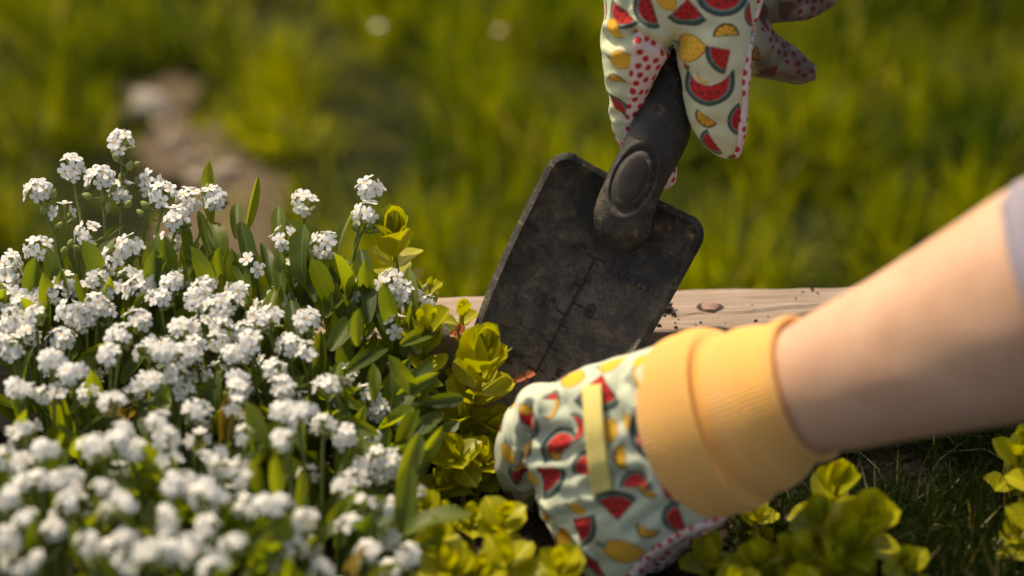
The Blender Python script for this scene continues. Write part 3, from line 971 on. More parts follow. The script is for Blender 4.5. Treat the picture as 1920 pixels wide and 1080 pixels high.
V, F, secs = ribbed(crow, 5)
# folded rim: back inside the cuff
nb = len(V); nn = 400
inner = [secs[-1], secs[-4], secs[-10], secs[-16]]
for q, (c, a, b) in enumerate(inner):
    for j in range(nn):
        t = 2 * math.pi * j / nn
        sh = 0.94 if q == 0 else 0.90
        V.append(c + (a * math.cos(t) + b * math.sin(t)) * sh)
for q in range(4):
    r0 = nb - nn if q == 0 else nb + (q - 1) * nn
    r1 = nb + q * nn
    for j in range(nn): F.append((r0 + j, r0 + (j + 1) % nn, r1 + (j + 1) % nn, r1 + j))
tag(sub('cuff', mesh_from('cuff', V, F, [M_CUFF]), glove), 'folded orange-yellow knitted cuff')
for o in list(glove.children):
    o.matrix_basis = Matrix()       # these meshes are built in place
glove.matrix_basis = Matrix.Translation(-Vector(person.location))

arm_rows = [(1330, 668, 1430, 890, 0.714, 0.033), (1400, 652, 1484, 862, 0.7055, 0.035), (1462, 622, 1542, 848, 0.6980, 0.0395), (1540, 574, 1622, 838, 0.6865, 0.047), (1640, 517, 1715, 822, 0.6750, 0.053), (1750, 447, 1818, 806, 0.6630, 0.060),
            (1850, 380, 1925, 788, 0.6520, 0.066), (1960, 310, 2050, 760, 0.6400, 0.071), (2100, 215, 2210, 715, 0.6250, 0.075), (2260, 90, 2380, 640, 0.6050, 0.076), (2420, -60, 2560, 540, 0.585, 0.076)]
V, F = loft(psections(arm_rows, 8), 72, 2.1, 0.3)
V = [v + (-FW) * (0.0008 * noise.noise(Vector((v.x * 26, v.y * 60, v.z * 60)))) for v in V]      # tendons and wrist bone
tag(link('forearm', mesh_from('forearm', V, F, [M_SKIN]), person), 'bare forearm with pale warm skin')
sl_rows = [(1898, 350, 2120, 768, 0.6390, 0.078), (1912, 338, 2136, 766, 0.6375, 0.080), (1980, 285, 2165, 758, 0.6330, 0.083), (2100, 195, 2260, 735, 0.6235, 0.085), (2260, 65, 2400, 660, 0.6040, 0.087), (2450, -110, 2600, 570, 0.580, 0.090)]
secs = psections(sl_rows, 10)
V, F = [], []
n = 120
for i, (c, a, b) in enumerate(secs):
    for j in range(n):
        t = 2 * math.pi * j / n
        k = 1 + 0.025 * noise.noise(Vector((i * 0.16, math.cos(t) * 1.5, math.sin(t) * 1.5))) * min(1, i / 6)
        V.append(c + (a * math.cos(t) + b * math.sin(t)) * k)
for i in range(len(secs) - 1):
    for j in range(n): F.append((i * n + j, i * n + (j + 1) % n, (i + 1) * n + (j + 1) % n, (i + 1) * n + j))
so = link('sleeve', mesh_from('sleeve', V, F, [M_SLEEVE]), person)
s = so.modifiers.new('thickness', 'SOLIDIFY'); s.thickness = 0.0015; s.offset = 1
tag(so, 'pale lilac grey sleeve pushed up the forearm')

# --- the hand that holds the trowel
hand = psections([(1150, -330, 1390, -330, 0.790, 0.040), (1128, -220, 1420, -220, 0.790, 0.044), (1122, -120, 1438, -120, 0.792, 0.046), (1126, -30, 1434, -30, 0.794, 0.044), (1134, 20, 1424, 12, 0.796, 0.040), (1150, 58, 1412, 50, 0.798, 0.032)], 8)
dig_r = psections([(1258, 5, 1426, -10, 0.791, 0.034), (1262, 50, 1416, 36, 0.790, 0.031), (1268, 95, 1408, 84, 0.790, 0.028), (1279, 140, 1403, 132, 0.791, 0.025), (1284, 190, 1400, 184, 0.793, 0.022), (1296, 235, 1397, 230, 0.795, 0.018), (1316, 268, 1391, 266, 0.797, 0.013), (1340, 288, 1384, 290, 0.798, 0.008)], 8)
dig_l = psections([(1132, -20, 1262, -20, 0.794, 0.036), (1132, 40, 1262, 50, 0.794, 0.034), (1128, 92, 1256, 92, 0.796, 0.031), (1131, 132, 1236, 124, 0.799, 0.027), (1140, 170, 1222, 166, 0.804, 0.023), (1149, 210, 1222, 206, 0.809, 0.018), (1158, 246, 1225, 244, 0.815, 0.016)], 8)
dig_l2 = spine_sections([(1185, 200, 0.808, 0.0090), (1192, 245, 0.815, 0.0084), (1210, 290, 0.818, 0.0078), (1236, 320, 0.819, 0.0074), (1255, 336, 0.819, 0.0062)])
far1 = psections([(1340, 0, 1350, 120, 0.815, 0.030), (1400, 28, 1398, 136, 0.826, 0.026), (1444, 62, 1434, 144, 0.834, 0.022), (1482, 88, 1470, 153, 0.840, 0.022), (1515, 112, 1496, 160, 0.844, 0.020)], 8)
far2 = psections([(1340, -70, 1350, 40, 0.815, 0.030), (1420, -75, 1426, 46, 0.828, 0.026), (1480, -72, 1476, 40, 0.836, 0.024), (1530, -52, 1522, 36, 0.842, 0.021), (1556, -22, 1548, 20, 0.846, 0.014)], 8)
m = fuse([loft(hand, 48, 2.5, 0.5), loft(dig_r, 36, 2.3, 0.6), loft(dig_l, 36, 2.2, 0.3), loft(dig_l2, 24), loft(far1, 28, 2.2, 0.8), loft(far2, 28, 2.2, 0.8)], 0.0010, 9)
bvh = bvh_of(m)
V, N = co_no(m)
Vp = V - np.array(tuple(CAM)); dep = Vp @ np.array(tuple(FW))
pxs = 960 + FPX * Vp[:, 0] / dep; pys = 540 - FPX * (Vp @ np.array(tuple(UP))) / dep
palm = (N @ np.array(tuple(-FW)) < -0.45)
# inner side of the left digit (facing the handle) is palm cloth
bx = np.interp(pys, [54, 100, 150, 200, 250, 300], [1190, 1183, 1179, 1176, 1170, 1160])
palm |= (pys > 54 + (pxs - 1190) * 0.58) & (pxs > bx) & (pxs < 1262 - 0 * pys) & (dep < 0.83) & ((pxs < 1255) | (pys > 98)) & (pxs < 1270 - (pys - 95) * 0.2)
palm |= (dep > 0.812) & (pxs < 1300) & (pys > 240)
# palm cloth of the two far fingers lies on their upper right side
palm |= (pxs > 1425) & (pys > 40) & (pys < (pxs - 1425) * 1.15 + 62 - 0.0 * dep) & (pys > 52)
palm |= (pxs > 1488) & (pys <= 52) & (pxs > 1488 - (pys - 0) * 0.5)
m.materials.append(M_PRINT)
marks = [(1160, 32, 'half', 30, 50), (1208, 20, 'half', 33, 70), (1250, 2, 'lemon', 22, 40), (1288, 24, 'wedge', 30, 0), (1362, 4, 'half', 44, -15), (1361, 58, 'orange', 25, 175), (1288, 90, 'lemon', 36, 10),
         (1348, 108, 'wedge', 27, 55), (1313, 150, 'banana', 15, 45), (1330, 174, 'cres', 40, 0), (1320, 226, 'orange', 24, 40), (1380, 228, 'half', 28, 75), (1328, 270, 'half', 25, 50), (1287, 124, 'wedge', 9, 0),
         (1151, 52, 'lemon', 22, 70), (1164, 112, 'lemon', 25, 5), (1156, 147, 'orange', 18, 200), (1160, 195, 'half', 26, 230), (1163, 268, 'lemon', 10, 60), (1404, 30, 'half', 20, 75), (1135, 20, 'half', 16, 90), (1420, 105, 'orange', 20, 60)]
soil_or_shade = np.clip((dep - 0.798) / 0.02, 0, 1) * np.clip((pxs - 1395) / 25, 0, 1)  # shade of the two far fingers, painted into their colour
print_glove(m, bvh, marks, palm, 0.79, np.array(srgb(203, 206, 168)), soil_or_shade)
grooves(m, bvh, [([(1188, 58), (1215, 75), (1256, 92)], 0.0012, 0.0016), ([(1175, -20), (1170, 20), (1186, 56)], 0.0012, 0.0018), ([(1132, 70), (1150, 78), (1180, 70)], 0.0015, 0.0022),
                 ([(1260, 92), (1300, 60), (1340, 50)], 0.0008, 0.003), ([(1290, 140), (1330, 150), (1380, 148)], 0.0006, 0.003), ([(1146, 160), (1165, 158), (1178, 165)], 0.0010, 0.0018),
                 ([(1310, 240), (1340, 232), (1380, 238)], 0.0005, 0.0025), ([(1150, 215), (1162, 213), (1172, 218)], 0.0006, 0.0014)], 0.79)
bvh = bvh_of(m)
glove2 = link('glove', m, person)
tag(glove2, 'pale mint glove printed with watermelon and lemon slices, gripping the trowel handle')
glove2.matrix_basis = Matrix.Translation(-Vector(person.location))
tag(sub('seam_piping', ribbon_tube('seam_piping', bvh, [(1430, -60), (1424, 0), (1412, 45), (1403, 100), (1398, 160), (1394, 215), (1389, 262), (1381, 291)], 0.792, 0.0021, 0.0002, M_PRINT), glove2), 'white piping with red dots along the finger')
crow = [(1150, -310, 1390, -310, 0.790, 0.043), (1144, -330, 1398, -330, 0.790, 0.046), (1146, -400, 1400, -420, 0.787, 0.047), (1160, -430, 1405, -450, 0.785, 0.044), (1160, -500, 1420, -530, 0.780, 0.047), (1168, -540, 1428, -570, 0.777, 0.048)]
V, F, secs = ribbed(crow, 6, 200, 50)
tag(sub('cuff', mesh_from('cuff', V, F, [M_CUFF]), glove2), 'orange-yellow knitted cuff')
V, F = loft(psections([(1172, -330, 1380, -345, 0.788, 0.038), (1178, -540, 1405, -570, 0.776, 0.041), (1200, -800, 1480, -850, 0.745, 0.054), (1260, -1100, 1600, -1170, 0.705, 0.066), (1340, -1400, 1720, -1480, 0.665, 0.072)], 8), 64, 2.1, 0.3)
link('forearm', mesh_from('forearm', V, F, [M_SKIN]), person)

# ------------------------------------------------------------------ leaf and flower shapes (shared by all plants)
def leaf_mesh(name, mat, outline, camber, fold, rows=7, cols=4, twist=0.0, wave=0.0, cup=0.0, extra=()):
    V = []
    for i in range(rows + 1):
        y = i / rows
        w = outline(y)
        for j in range(cols + 1):
            x = (j / cols - 0.5) * w
            z = -camber * y * y + fold * abs(x) * 1.0 + cup * x * x + wave * math.sin(y * 9 + (3 if j > cols / 2 else 0)) * abs(x)
            th = twist * y
            V.append((x * math.cos(th) - z * math.sin(th) * 0.3, y * (1 - 0.12 * camber * y), z + x * math.sin(th)))
    F = [(i * (cols + 1) + j, i * (cols + 1) + j + 1, (i + 1) * (cols + 1) + j + 1, (i + 1) * (cols + 1) + j) for i in range(rows) for j in range(cols)]
    return mesh_from(name, V, F, [mat, *extra])
lance = lambda y: 1.62 * (y * 0.97 + 0.03) ** 0.75 * max(0.0, 1 - y) ** 0.5 + 0.05 * (1 - y)
spear = lambda y: 1.9 * (y * 0.96 + 0.04) ** 0.7 * max(0.0, 1 - y) ** 0.72 + 0.04 * (1 - y)
rounded = lambda y: 2 * math.sqrt(max(0.0, 0.25 - (y - 0.5) ** 2)) * (1.05 - 0.1 * y) + 0.08 * (1 - y)
FL = [leaf_mesh('leaf', M_FLEAF, lance, 0.10, 0.25, twist=0.1), leaf_mesh('leaf', M_FLEAF, lance, 0.30, 0.30, twist=-0.2, wave=0.08), leaf_mesh('leaf', M_FLEAF, spear, 0.20, 0.35, twist=0.25),
      leaf_mesh('leaf', M_FLEAF, lance, 0.55, 0.22, twist=0.05, wave=0.1), leaf_mesh('leaf', M_FLEAF, spear, -0.12, 0.40, twist=-0.15)]
JL = [leaf_mesh('leaf', M_JLEAF, rounded, -0.10, 0.10, 8, 4, cup=0.7), leaf_mesh('leaf', M_JLEAF, rounded, -0.25, 0.15, 8, 4, cup=0.8, wave=0.08), leaf_mesh('leaf', M_JLEAF, rounded, 0.25, 0.10, 8, 4, cup=0.5, twist=0.15), leaf_mesh('leaf', M_JLEAF, rounded, -0.55, 0.10, 8, 4, cup=1.0)]
DL = leaf_mesh('leaf', M_DRYLEAF, lance, 0.2, 0.4, twist=0.4, wave=0.15)
OL = leaf_mesh('leaf', M_ORANGE, rounded, 0.1, 0.2, 6, 4, cup=0.4)

def flower_mesh(seed):
    rn = random.Random(seed)
    V, F, FM = [], [], []
    for k in range(5):
        a0 = 2 * math.pi * k / 5 + rn.uniform(-0.08, 0.08)
        tip = rn.uniform(-0.10, 0.25)
        row = []
        for r, ws in ((0.14, (-0.11, 0.11)), (0.45, (-0.29, 0, 0.29)), (0.76, (-0.36, 0, 0.36)), (0.99, (-0.19, 0.19))):
            ids = []
            for w in ws:
                x, y = r * math.cos(a0) - w * math.sin(a0), r * math.sin(a0) + w * math.cos(a0)
                V.append((x, y, tip * r * r - 0.16 * abs(w) * r + 0.02 * k)); ids.append(len(V) - 1)
            row.append(ids)
        (a, b), (c, d, e), (f, g_, h), (i, j) = row
        for t in ((a, c, d), (a, d, b), (b, d, e), (c, f, g_, d), (d, g_, h, e), (f, i, g_), (g_, i, j), (g_, j, h)):
            F.append(t[::-1]); FM.append(0)
    b0 = len(V)
    for k in range(6):
        V.append((0.19 * math.cos(k * math.pi / 3), 0.19 * math.sin(k * math.pi / 3), 0.075))
    V.append((0, 0, 0.05))
    for k in range(6): F.append((b0 + k, b0 + (k + 1) % 6, b0 + 6)); FM.append(1)
    return mesh_from('flower', V, F, [M_PETAL, M_EYE], True, FM)
FLOWERS = [flower_mesh(i) for i in range(6)]

def frame(z, spin=0.0):
    z = Vector(z).normalized()
    x = Vector((1, 0.13, 0.2)).cross(z)
    if x.length < 0.1: x = Vector((0, 1, 0)).cross(z)
    x.normalize()
    y = z.cross(x)
    M = Matrix(((x.x, y.x, z.x), (x.y, y.y, z.y), (x.z, y.z, z.z))).to_4x4()
    return M @ Matrix.Rotation(spin, 4, 'Z')

def tube(pts, rads, n=6):
    V, F = [], []
    for i, p in enumerate(pts):
        t = (pts[min(i + 1, len(pts) - 1)] - pts[max(i - 1, 0)]).normalized()
        a = t.cross(Vector((0.3, 0.9, 0.1))).normalized(); b = t.cross(a)
        for j in range(n):
            th = 2 * math.pi * j / n
            V.append(p + (a * math.cos(th) + b * math.sin(th)) * rads[i])
    for i in range(len(pts) - 1):
        for j in range(n): F.append((i * n + j, i * n + (j + 1) % n, (i + 1) * n + (j + 1) % n, (i + 1) * n + j))
    return V, F

def bud_mesh(name, r, l):
    V, F = [], []
    prof = ((0.0, 0.15), (0.12, 0.7), (0.35, 1.0), (0.65, 0.85), (0.9, 0.5), (1.0, 0.12))
    for y, w in prof:
        for j in range(7):
            t = 2 * math.pi * j / 7
            k = 1 + 0.12 * math.cos(5 * t) * y
            V.append((w * r * k * math.cos(t), w * r * k * math.sin(t), y * l))
    for i in range(5):
        for j in range(7): F.append((i * 7 + j, i * 7 + (j + 1) % 7, (i + 1) * 7 + (j + 1) % 7, (i + 1) * 7 + j))
    return mesh_from(name, V, F, [M_BUD])
BUD = bud_mesh('bud', 0.0016, 0.0042)

# a flower head: a green fork of short stalks and calyxes that carries 6 to 11 flowers
HEADS = []
for q in range(10):
    rn = random.Random(100 + q)
    cnt = (5, 6, 6, 7, 8, 4, 3, 9, 10, 8)[q]
    V, F, mats = [], [], []
    spots = []
    for i in range(cnt):
        zz = 1 - (i + 0.5) / cnt * 0.95
        th = i * 2.39996 + rn.uniform(-0.3, 0.3)
        s_ = math.sqrt(max(0, 1 - zz * zz))
        d = Vector((s_ * math.cos(th), s_ * math.sin(th), zz * 0.8 + 0.12)).normalized()
        pos = Vector((d.x * 0.0046, d.y * 0.0046, d.z * 0.0032)) * (0.85 + 0.4 * rn.random()) * (0.85 + cnt * 0.022)
        if q >= 7:                      # forked heads: two or three lobes side by side
            lobe = i % (2 if q == 7 else 3)
            pos = pos * 0.8 + Vector((0.0042 * math.cos(lobe * 2.2 + q), 0.0042 * math.sin(lobe * 2.2 + q), rn.uniform(-0.002, 0.001)))
        spots.append((pos, d))
        a, b = tube([Vector((0, 0, -0.005)), pos * 0.5 + Vector((0, 0, -0.0024)), pos - d * 0.0002], [0.0003, 0.0004, 0.0008], 5)
        o_ = len(V); V += a; F += [tuple(k + o_ for k in f) for f in b]
    for i in range(5):
        th = rn.uniform(0, 6.28)
        pos = Vector((math.cos(th) * 0.0035, math.sin(th) * 0.0035, -0.0035 - 0.001 * i * 0.5))
        a, b = tube([Vector((0, 0, -0.007)), pos, pos + pos.normalized() * 0.0012 + Vector((0, 0, 0.001)), pos + pos.normalized() * 0.0018 + Vector((0, 0, 0.0022))], [0.0003, 0.0006, 0.0011, 0.0003], 5)
        o_ = len(V); V += a; F += [tuple(k + o_ for k in f) for f in b]
    mesh = mesh_from('flower_head', V, F, [M_BUD])
    fl = []
    for pos, d in spots:
        s_ = 0.0034 * rn.uniform(0.85, 1.12)
        dd = (d + Vector((rn.uniform(-.25, .25), rn.uniform(-.25, .25), 0.15))).normalized()
        fl.append((rn.randrange(6), Matrix.Translation(pos) @ frame(dd, rn.uniform(0, 6.28)) @ Matrix.Scale(s_, 4)))
    HEADS.append((mesh, fl))

# ------------------------------------------------------------------ white forget-me-nots
FM_LABEL = {
    0: 'white forget-me-not with tall branching flower stems standing above the rest of the mound',
    1: 'white forget-me-not plant with many broad upright leaves and few flower heads',
    2: 'white forget-me-not plant touching the timber edging beside the golden leaves',
}
plants = []
STEM_PTS = []
def plant(px, py, label, group=None):
    p = G(px, py, SOIL_Z)
    o = empty('forget_me_not', (p.x, p.y, soil_h(p.x, p.y)))
    tag(o, label, 'flower', group)
    plants.append(o)
    return o
front_label, front_group = 'low dense white forget-me-not plant in the blurred front of the mound', 'forget-me-nots in the front of the mound'
plant(240, 640, FM_LABEL[0])
plant(520, 640, FM_LABEL[1])
plant(690, 690, FM_LABEL[2])
plant(60, 720, 'white forget-me-not plant crowded with flower heads behind the front of the mound', None)
plant(400, 800, 'white forget-me-not plant with a brown withered leaf in the middle of the mound')
plant(620, 880, 'white forget-me-not plant with scattered round flower heads next to the rosettes of golden leaves')
for a, b in ((120, 960), (360, 1080), (600, 1160), (60, 1200), (-160, 900), (300, 1330)): plant(a, b, front_label, front_group)
PXY = np.array([(p.location.x, p.location.y) for p in plants])
def nearest_plant(p): return plants[int(np.argmin(np.sum((PXY - np.array([p.x, p.y])) ** 2, axis=1)))]

def stem(pl, top, mid=None, r=0.0008, root=None):
    b = Vector(pl.location)
    root = root or (b + (Vector((top.x, top.y, b.z)) - b) * 0.55 + Vector((0, 0, -0.002)))
    mid = mid or (root.lerp(top, 0.55) + Vector((random.uniform(-.004, .004), random.uniform(-.004, .004), 0)))
    pts = []
    for i in range(8):
        t = i / 7
        pts.append(root * (1 - t) ** 2 + mid * 2 * t * (1 - t) + top * t * t)
    V, F = tube(pts, [r * (1.25 - 0.45 * i / 7) for i in range(8)], 6)
    link('stem', mesh_from('stem', V, F, [M_FSTEM]), pl)
    STEM_PTS.extend(pts[i].lerp(pts[i + 1], t) for i in range(7) for t in (0, .34, .67))
    return pts

def head(pl, p, q, face=None, scale=1.0):
    face = face or Vector((random.uniform(-.45, .45), random.uniform(-.75, .15), 1))
    M = Matrix.Translation(p) @ frame(face, random.uniform(0, 6.28)) @ Matrix.Scale(scale, 4)
    mesh, fl = HEADS[q]
    h = link('flower_head', mesh, pl, M)
    for k, Ml in fl: sub('flower', FLOWERS[k], h, Ml)
    return h

# (px, py, depth) of the heads along the back of the mound, in focus
tall = [(227, 266, .822, 2), (134, 314, .818, 2), (189, 332, .815, 3), (72, 357, .815, 3), (227, 356, .826, 0), (281, 343, .826, 0), (305, 364, .815, 4), (351, 375, .818, 1), (399, 371, .815, 3), (331, 409, .808, 3), (165, 439, .812, 1), (242, 461, .803, 2),
        (72, 466, .806, 4), (206, 490, .800, 0), (316, 460, .815, 6), (570, 379, .824, 0), (693, 352, .820, 2), (689, 400, .816, 1), (531, 449, .808, 5), (610, 459, .802, 4), (474, 495, .803, 6), (545, 508, .806, 6), (734, 530, .802, 4), (763, 549, .803, 3), (790, 570, .806, 1),
        (744, 607, .794, 6), (678, 541, .802, 6), (526, 555, .800, 5), (120, 400, .818, 6)]
roots = {}
for px, py, d, q in tall:
    p = P(px, py, d)
    pl = plants[0] if px < 410 else (plants[1] if px < 620 else plants[2])
    root = None; mid = None
    if px < 410 and py < 420:
        root = P(235 + (px - 235) * 0.45, 560, d - 0.004); root.z = SOIL_Z if root.z < SOIL_Z else root.z
        base = Vector(pl.location) + Vector(((px - 235) * 0.00006, 0.0, 0)); base.y = root.y - 0.015
        mid = root
        stem(pl, p - Vector((0, 0, 0.004)), mid, 0.0008, base)
    elif px > 660 and py < 420:
        mid = P(625, 500, d); stem(pl, p - Vector((0, 0, 0.004)), mid, 0.0008)
    else:
        stem(pl, p - Vector((0, 0, 0.004)))
    face = Vector((random.uniform(-.3, .3), random.uniform(-.9, -.2), 0.9))
    head(pl, p, q, face, 1.0)
for px, py, d, ax, ay in [(222, 303, .822, -1, .6), (250, 312, .821, .6, .9), (160, 355, .817, -1, .3), (84, 402, .815, -1, .1), (107, 427, .814, -1, -.2), (96, 372, .816, .3, .9), (173, 372, .816, -.6, .8), (193, 383, .816, .8, .5), (201, 398, .815, .9, .2), (228, 341, .824, -.6, .5), (262, 350, .824, -.8, .4), (238, 387, .818, -.8, -.2),
                          (270, 406, .815, -.9, .2), (280, 392, .815, -.8, .2), (132, 462, .809, -.8, .3), (120, 478, .808, -.7, .6), (147, 470, .808, .4, .9), (668, 433, .816, -.5, .6), (690, 430, .816, .9, .3), (700, 436, .816, .9, .1), (705, 415, .817, .7, .6), (584, 400, .823, .6, .6), (800, 540, .806, .9, .3), (820, 690, .795, .9, .2), (680, 565, .803, -.2, .9), (240, 320, .821, .8, .7), (208, 360, .816, .7, .8)]:
    pl = plants[0] if px < 410 else (plants[1] if px < 620 else plants[2])
    q = P(px, py, d)
    near = min(STEM_PTS, key=lambda t: (t + Vector((0, 0, 0.002)) - q).length)
    if (near - q).length > 0.009: q = near + (q - near).normalized() * 0.009
    z = (q - near).normalized() * 0.8 + UP * 0.5
    V, F = tube([near, near.lerp(q, 0.6) + Vector((0, 0, -0.0004)), q + z * 0.0004], [0.0003, 0.00035, 0.0005], 5)
    link('bud_stalk', mesh_from('bud_stalk', V, F, [M_FSTEM]), pl)
    link('bud', BUD, pl, Matrix.Translation(q) @ frame(z) @ Matrix.Scale(random.uniform(0.8, 1.15), 4))

low = '''28,505 8,530 62,520 110,548 152,545 182,522 210,545 253,528 116,530 320,530 382,537 432,556 300,512 345,520 448,557 506,596 596,592 622,582 575,600 470,640 540,645 603,662 565,650 632,655 516,693 455,662
22,558 80,560 65,590 12,600 42,572 160,600 200,586 245,615 225,630 115,635 95,675 40,625 15,645 205,665 260,600 340,615 375,612 415,610 455,622 500,600 478,585 370,560 410,575 395,550 435,665 440,720 310,660 280,655 345,665 365,650 290,715 330,700 268,720 270,755 370,770 300,790 312,822 62,720 100,735 35,735 5,738
135,700 210,755 35,815 82,843 3,858 40,870 48,905 20,895 135,830 180,835 230,810 247,845 215,830 15,935 110,900 75,900 130,905 195,915 225,945 135,940 50,975 100,995 105,1045 60,1062 10,1040 12,1010 325,910 365,910 400,940 385,925 390,985 320,975 270,995 200,1030 235,1010 290,1030 350,1025 318,1035 435,1020 395,1052 400,860 455,895 510,950 465,955
540,780 515,775 530,825 558,775 690,738 708,768 672,745 645,820 700,828 725,855 745,850 672,885 645,915 690,880 725,895 730,948 775,930 655,985 730,1010 690,1036 765,1042 735,1070 512,950 568,973 605,795 655,700 612,725 530,726 180,570 130,585 300,560 270,545 410,640'''.split()
for t in low:
    a, b = map(float, t.split(','))
    if random.random() < 0.10: continue
    z = float(np.interp(b, [520, 700, 1080], [0.033, 0.028, 0.020])) + random.uniform(-0.005, 0.006)
    if a > 540 and b > 650: z -= 0.022 * min(1, (a - 540) / 160)
    p = G(a, b, z)
    pl = nearest_plant(p)
    stem(pl, p - Vector((0, 0, 0.004)))
    q = random.choice([2, 3, 4, 3, 1, 7, 9, 2])
    if (a, b) in ((512, 950), (568, 973), (655, 700), (605, 795), (455, 895), (465, 955), (3, 858)): q = 5
    head(pl, p, q, None, random.uniform(0.82, 1.02) * float(np.interp(b, [500, 700, 1050], [1.0, 0.92, 0.82])))
for _ in range(70):                     # small part-opened heads between the large ones
    a, b = random.uniform(-10, 740), random.uniform(530, 1075)
    p = G(a, b, random.uniform(0.004, 0.024) - (0.016 if a > 560 else 0)); pl = nearest_plant(p)
    stem(pl, p - Vector((0, 0, 0.004))); head(pl, p, random.choice([5, 6, 0]), None, random.uniform(0.7, 0.9))
for _ in range(46):                     # the mound goes on outside the frame
    if random.random() < 0.5: a, b = random.uniform(-420, -20), random.uniform(520, 1250)
    else: a, b = random.uniform(-200, 760), random.uniform(1095, 1420)
    p = G(a, b, 0.031 + random.uniform(-0.008, 0.006)); pl = nearest_plant(p)
    stem(pl, p - Vector((0, 0, 0.004))); head(pl, p, random.choice([2, 3, 4]), None, 0.85)

def put_leaf(pl, p0, p1, w, nrm, mesh, name='leaf'):
    y = p1 - p0; L = y.length; y.normalize()
    z = nrm - y * nrm.dot(y)
    if z.length < 1e-3: z = Vector((0, 0, 1)) - y * y.z
    z.normalize(); x = y.cross(z)
    M = Matrix(((x.x * w, y.x * L, z.x * L, p0.x), (x.y * w, y.y * L, z.y * L, p0.y), (x.z * w, y.z * L, z.z * L, p0.z), (0, 0, 0, 1)))
    return link(name, mesh, pl, M)

# leaves one can pick out: base px, tip px, width px, depth base, depth tip, turn of the face (-1 left .. 1 right), shape
hero = [(400, 415, 399, 308, 36, .818, .822, -.3, 4), (462, 425, 480, 333, 28, .818, .822, .5, 4), (442, 440, 444, 376, 36, .818, .822, .2, 0), (478, 530, 452, 408, 44, .805, .806, .2, 0), (522, 452, 522, 382, 40, .815, .818, 0, 0), (590, 480, 535, 398, 46, .810, .815, .2, 2),
        (632, 470, 660, 377, 30, .815, .818, -.4, 2), (690, 540, 676, 460, 42, .806, .810, .1, 0), (508, 540, 498, 438, 40, .803, .806, .4, 1), (528, 560, 522, 466, 38, .797, .800, 0, 0), (578, 500, 578, 432, 36, .808, .811, .2, 0), (610, 588, 678, 492, 62, .797, .805, -.2, 2),
        (560, 640, 545, 556, 46, .785, .790, .1, 0), (618, 650, 678, 572, 58, .785, .795, .1, 2), (650, 690, 736, 640, 46, .780, .790, .1, 2), (728, 620, 712, 505, 50, .795, .803, -.3, 1), (738, 780, 788, 680, 70, .775, .788, -.1, 0), (740, 800, 768, 700, 60, .770, .785, .2, 0),
        (770, 842, 765, 790, 46, .770, .780, .2, 3), (790, 640, 826, 602, 40, .792, .800, .2, 2), (750, 640, 832, 610, 44, .785, .797, .2, 2), (395, 470, 372, 400, 32, .812, .815, .2, 4), (420, 470, 400, 412, 52, .812, .806, .1, 3), (350, 520, 372, 440, 34, .808, .810, -.2, 2), (300, 520, 288, 450, 32, .802, .805, .2, 0),
        (310, 540, 330, 455, 34, .802, .805, -.3, 2), (215, 500, 270, 515, 38, .800, .797, .1, 1), (250, 480, 255, 415, 40, .808, .812, .3, 3), (195, 440, 235, 415, 20, .812, .814, .1, 2), (395, 540, 412, 480, 36, .800, .805, .1, 3), (545, 540, 560, 480, 34, .805, .808, .1, 1), (640, 560, 652, 478, 34, .803, .808, .3, 0),
        (470, 560, 440, 470, 40, .800, .803, .1, 0), (355, 470, 345, 420, 30, .812, .815, .2, 4), (610, 480, 632, 420, 34, .812, .815, .3, 3), (500, 600, 520, 520, 40, .79, .795, -.2, 2), (690, 600, 690, 520, 44, .795, .80, .3, 0), (415, 570, 430, 500, 40, .797, .80, .3, 1), (590, 560, 560, 500, 36, .8, .805, .4, 4),
        (630, 800, 655, 742, 30, .755, .765, .2, 3), (615, 730, 640, 670, 26, .765, .775, .2, 0), (650, 860, 690, 800, 40, .75, .765, .2, 1), (700, 940, 720, 860, 40, .745, .76, .2, 0), (780, 760, 800, 700, 40, .78, .79, .4, 0), (560, 720, 590, 690, 30, .765, .775, .2, 3), (655, 620, 700, 560, 40, .79, .80, -.4, 1),
        (480, 720, 505, 660, 30, .77, .78, .1, 2), (540, 720, 560, 690, 30, .765, .78, .1, 3)]
for x0, y0, x1, y1, w, d0, d1, turn, q in hero:
    p0, p1 = P(x0, y0 + 8, d0 - 0.004), P(x1, y1, d1)
    pl = nearest_plant(p0)
    n_ = (-FW + UP * 0.35 + RT * turn)
    put_leaf(pl, p0, p1, w / FPX * d0 * 0.95, n_, FL[q])
for x0, y0, x1, y1, w in ((462, 870, 490, 775, 34), (415, 850, 428, 750, 36), (225, 800, 238, 765, 24), (640, 1075, 690, 1060, 40)):
    p0, p1 = G(x0, y0, -0.005), G(x1, y1, 0.02)
    put_leaf(plants[4] if x0 < 600 else nearest_plant(p0), p0, p1, w / FPX * .72, (-FW + UP * 0.3 + RT * .4), DL, 'withered_leaf')

# leaves that close the back of the mound
for i_ in range(250):
    a, b = random.uniform(-60, 800), random.uniform(455, 620)
    if i_ > 195: a, b = random.uniform(-60, 260), random.uniform(525, 600)
    if b < np.interp(a, [-60, 130, 200, 700, 800], [520, 500, 470, 480, 560]): continue
    p0 = P(a, b + 55, random.uniform(0.797, 0.828))
    if plank_xy(p0)[1] > -0.002 and p0.z < 0.004: continue
    L = random.uniform(0.016, 0.026)
    d = Vector((random.uniform(-.5, .5), random.uniform(-.3, .5), random.uniform(0.7, 1.3))).normalized()
    nrm = Vector((random.uniform(-.7, .7), random.uniform(-1.2, -.2), 0.6))
    put_leaf(nearest_plant(p0), p0, p0 + d * L, L * random.uniform(0.38, 0.50), nrm, random.choice(FL))
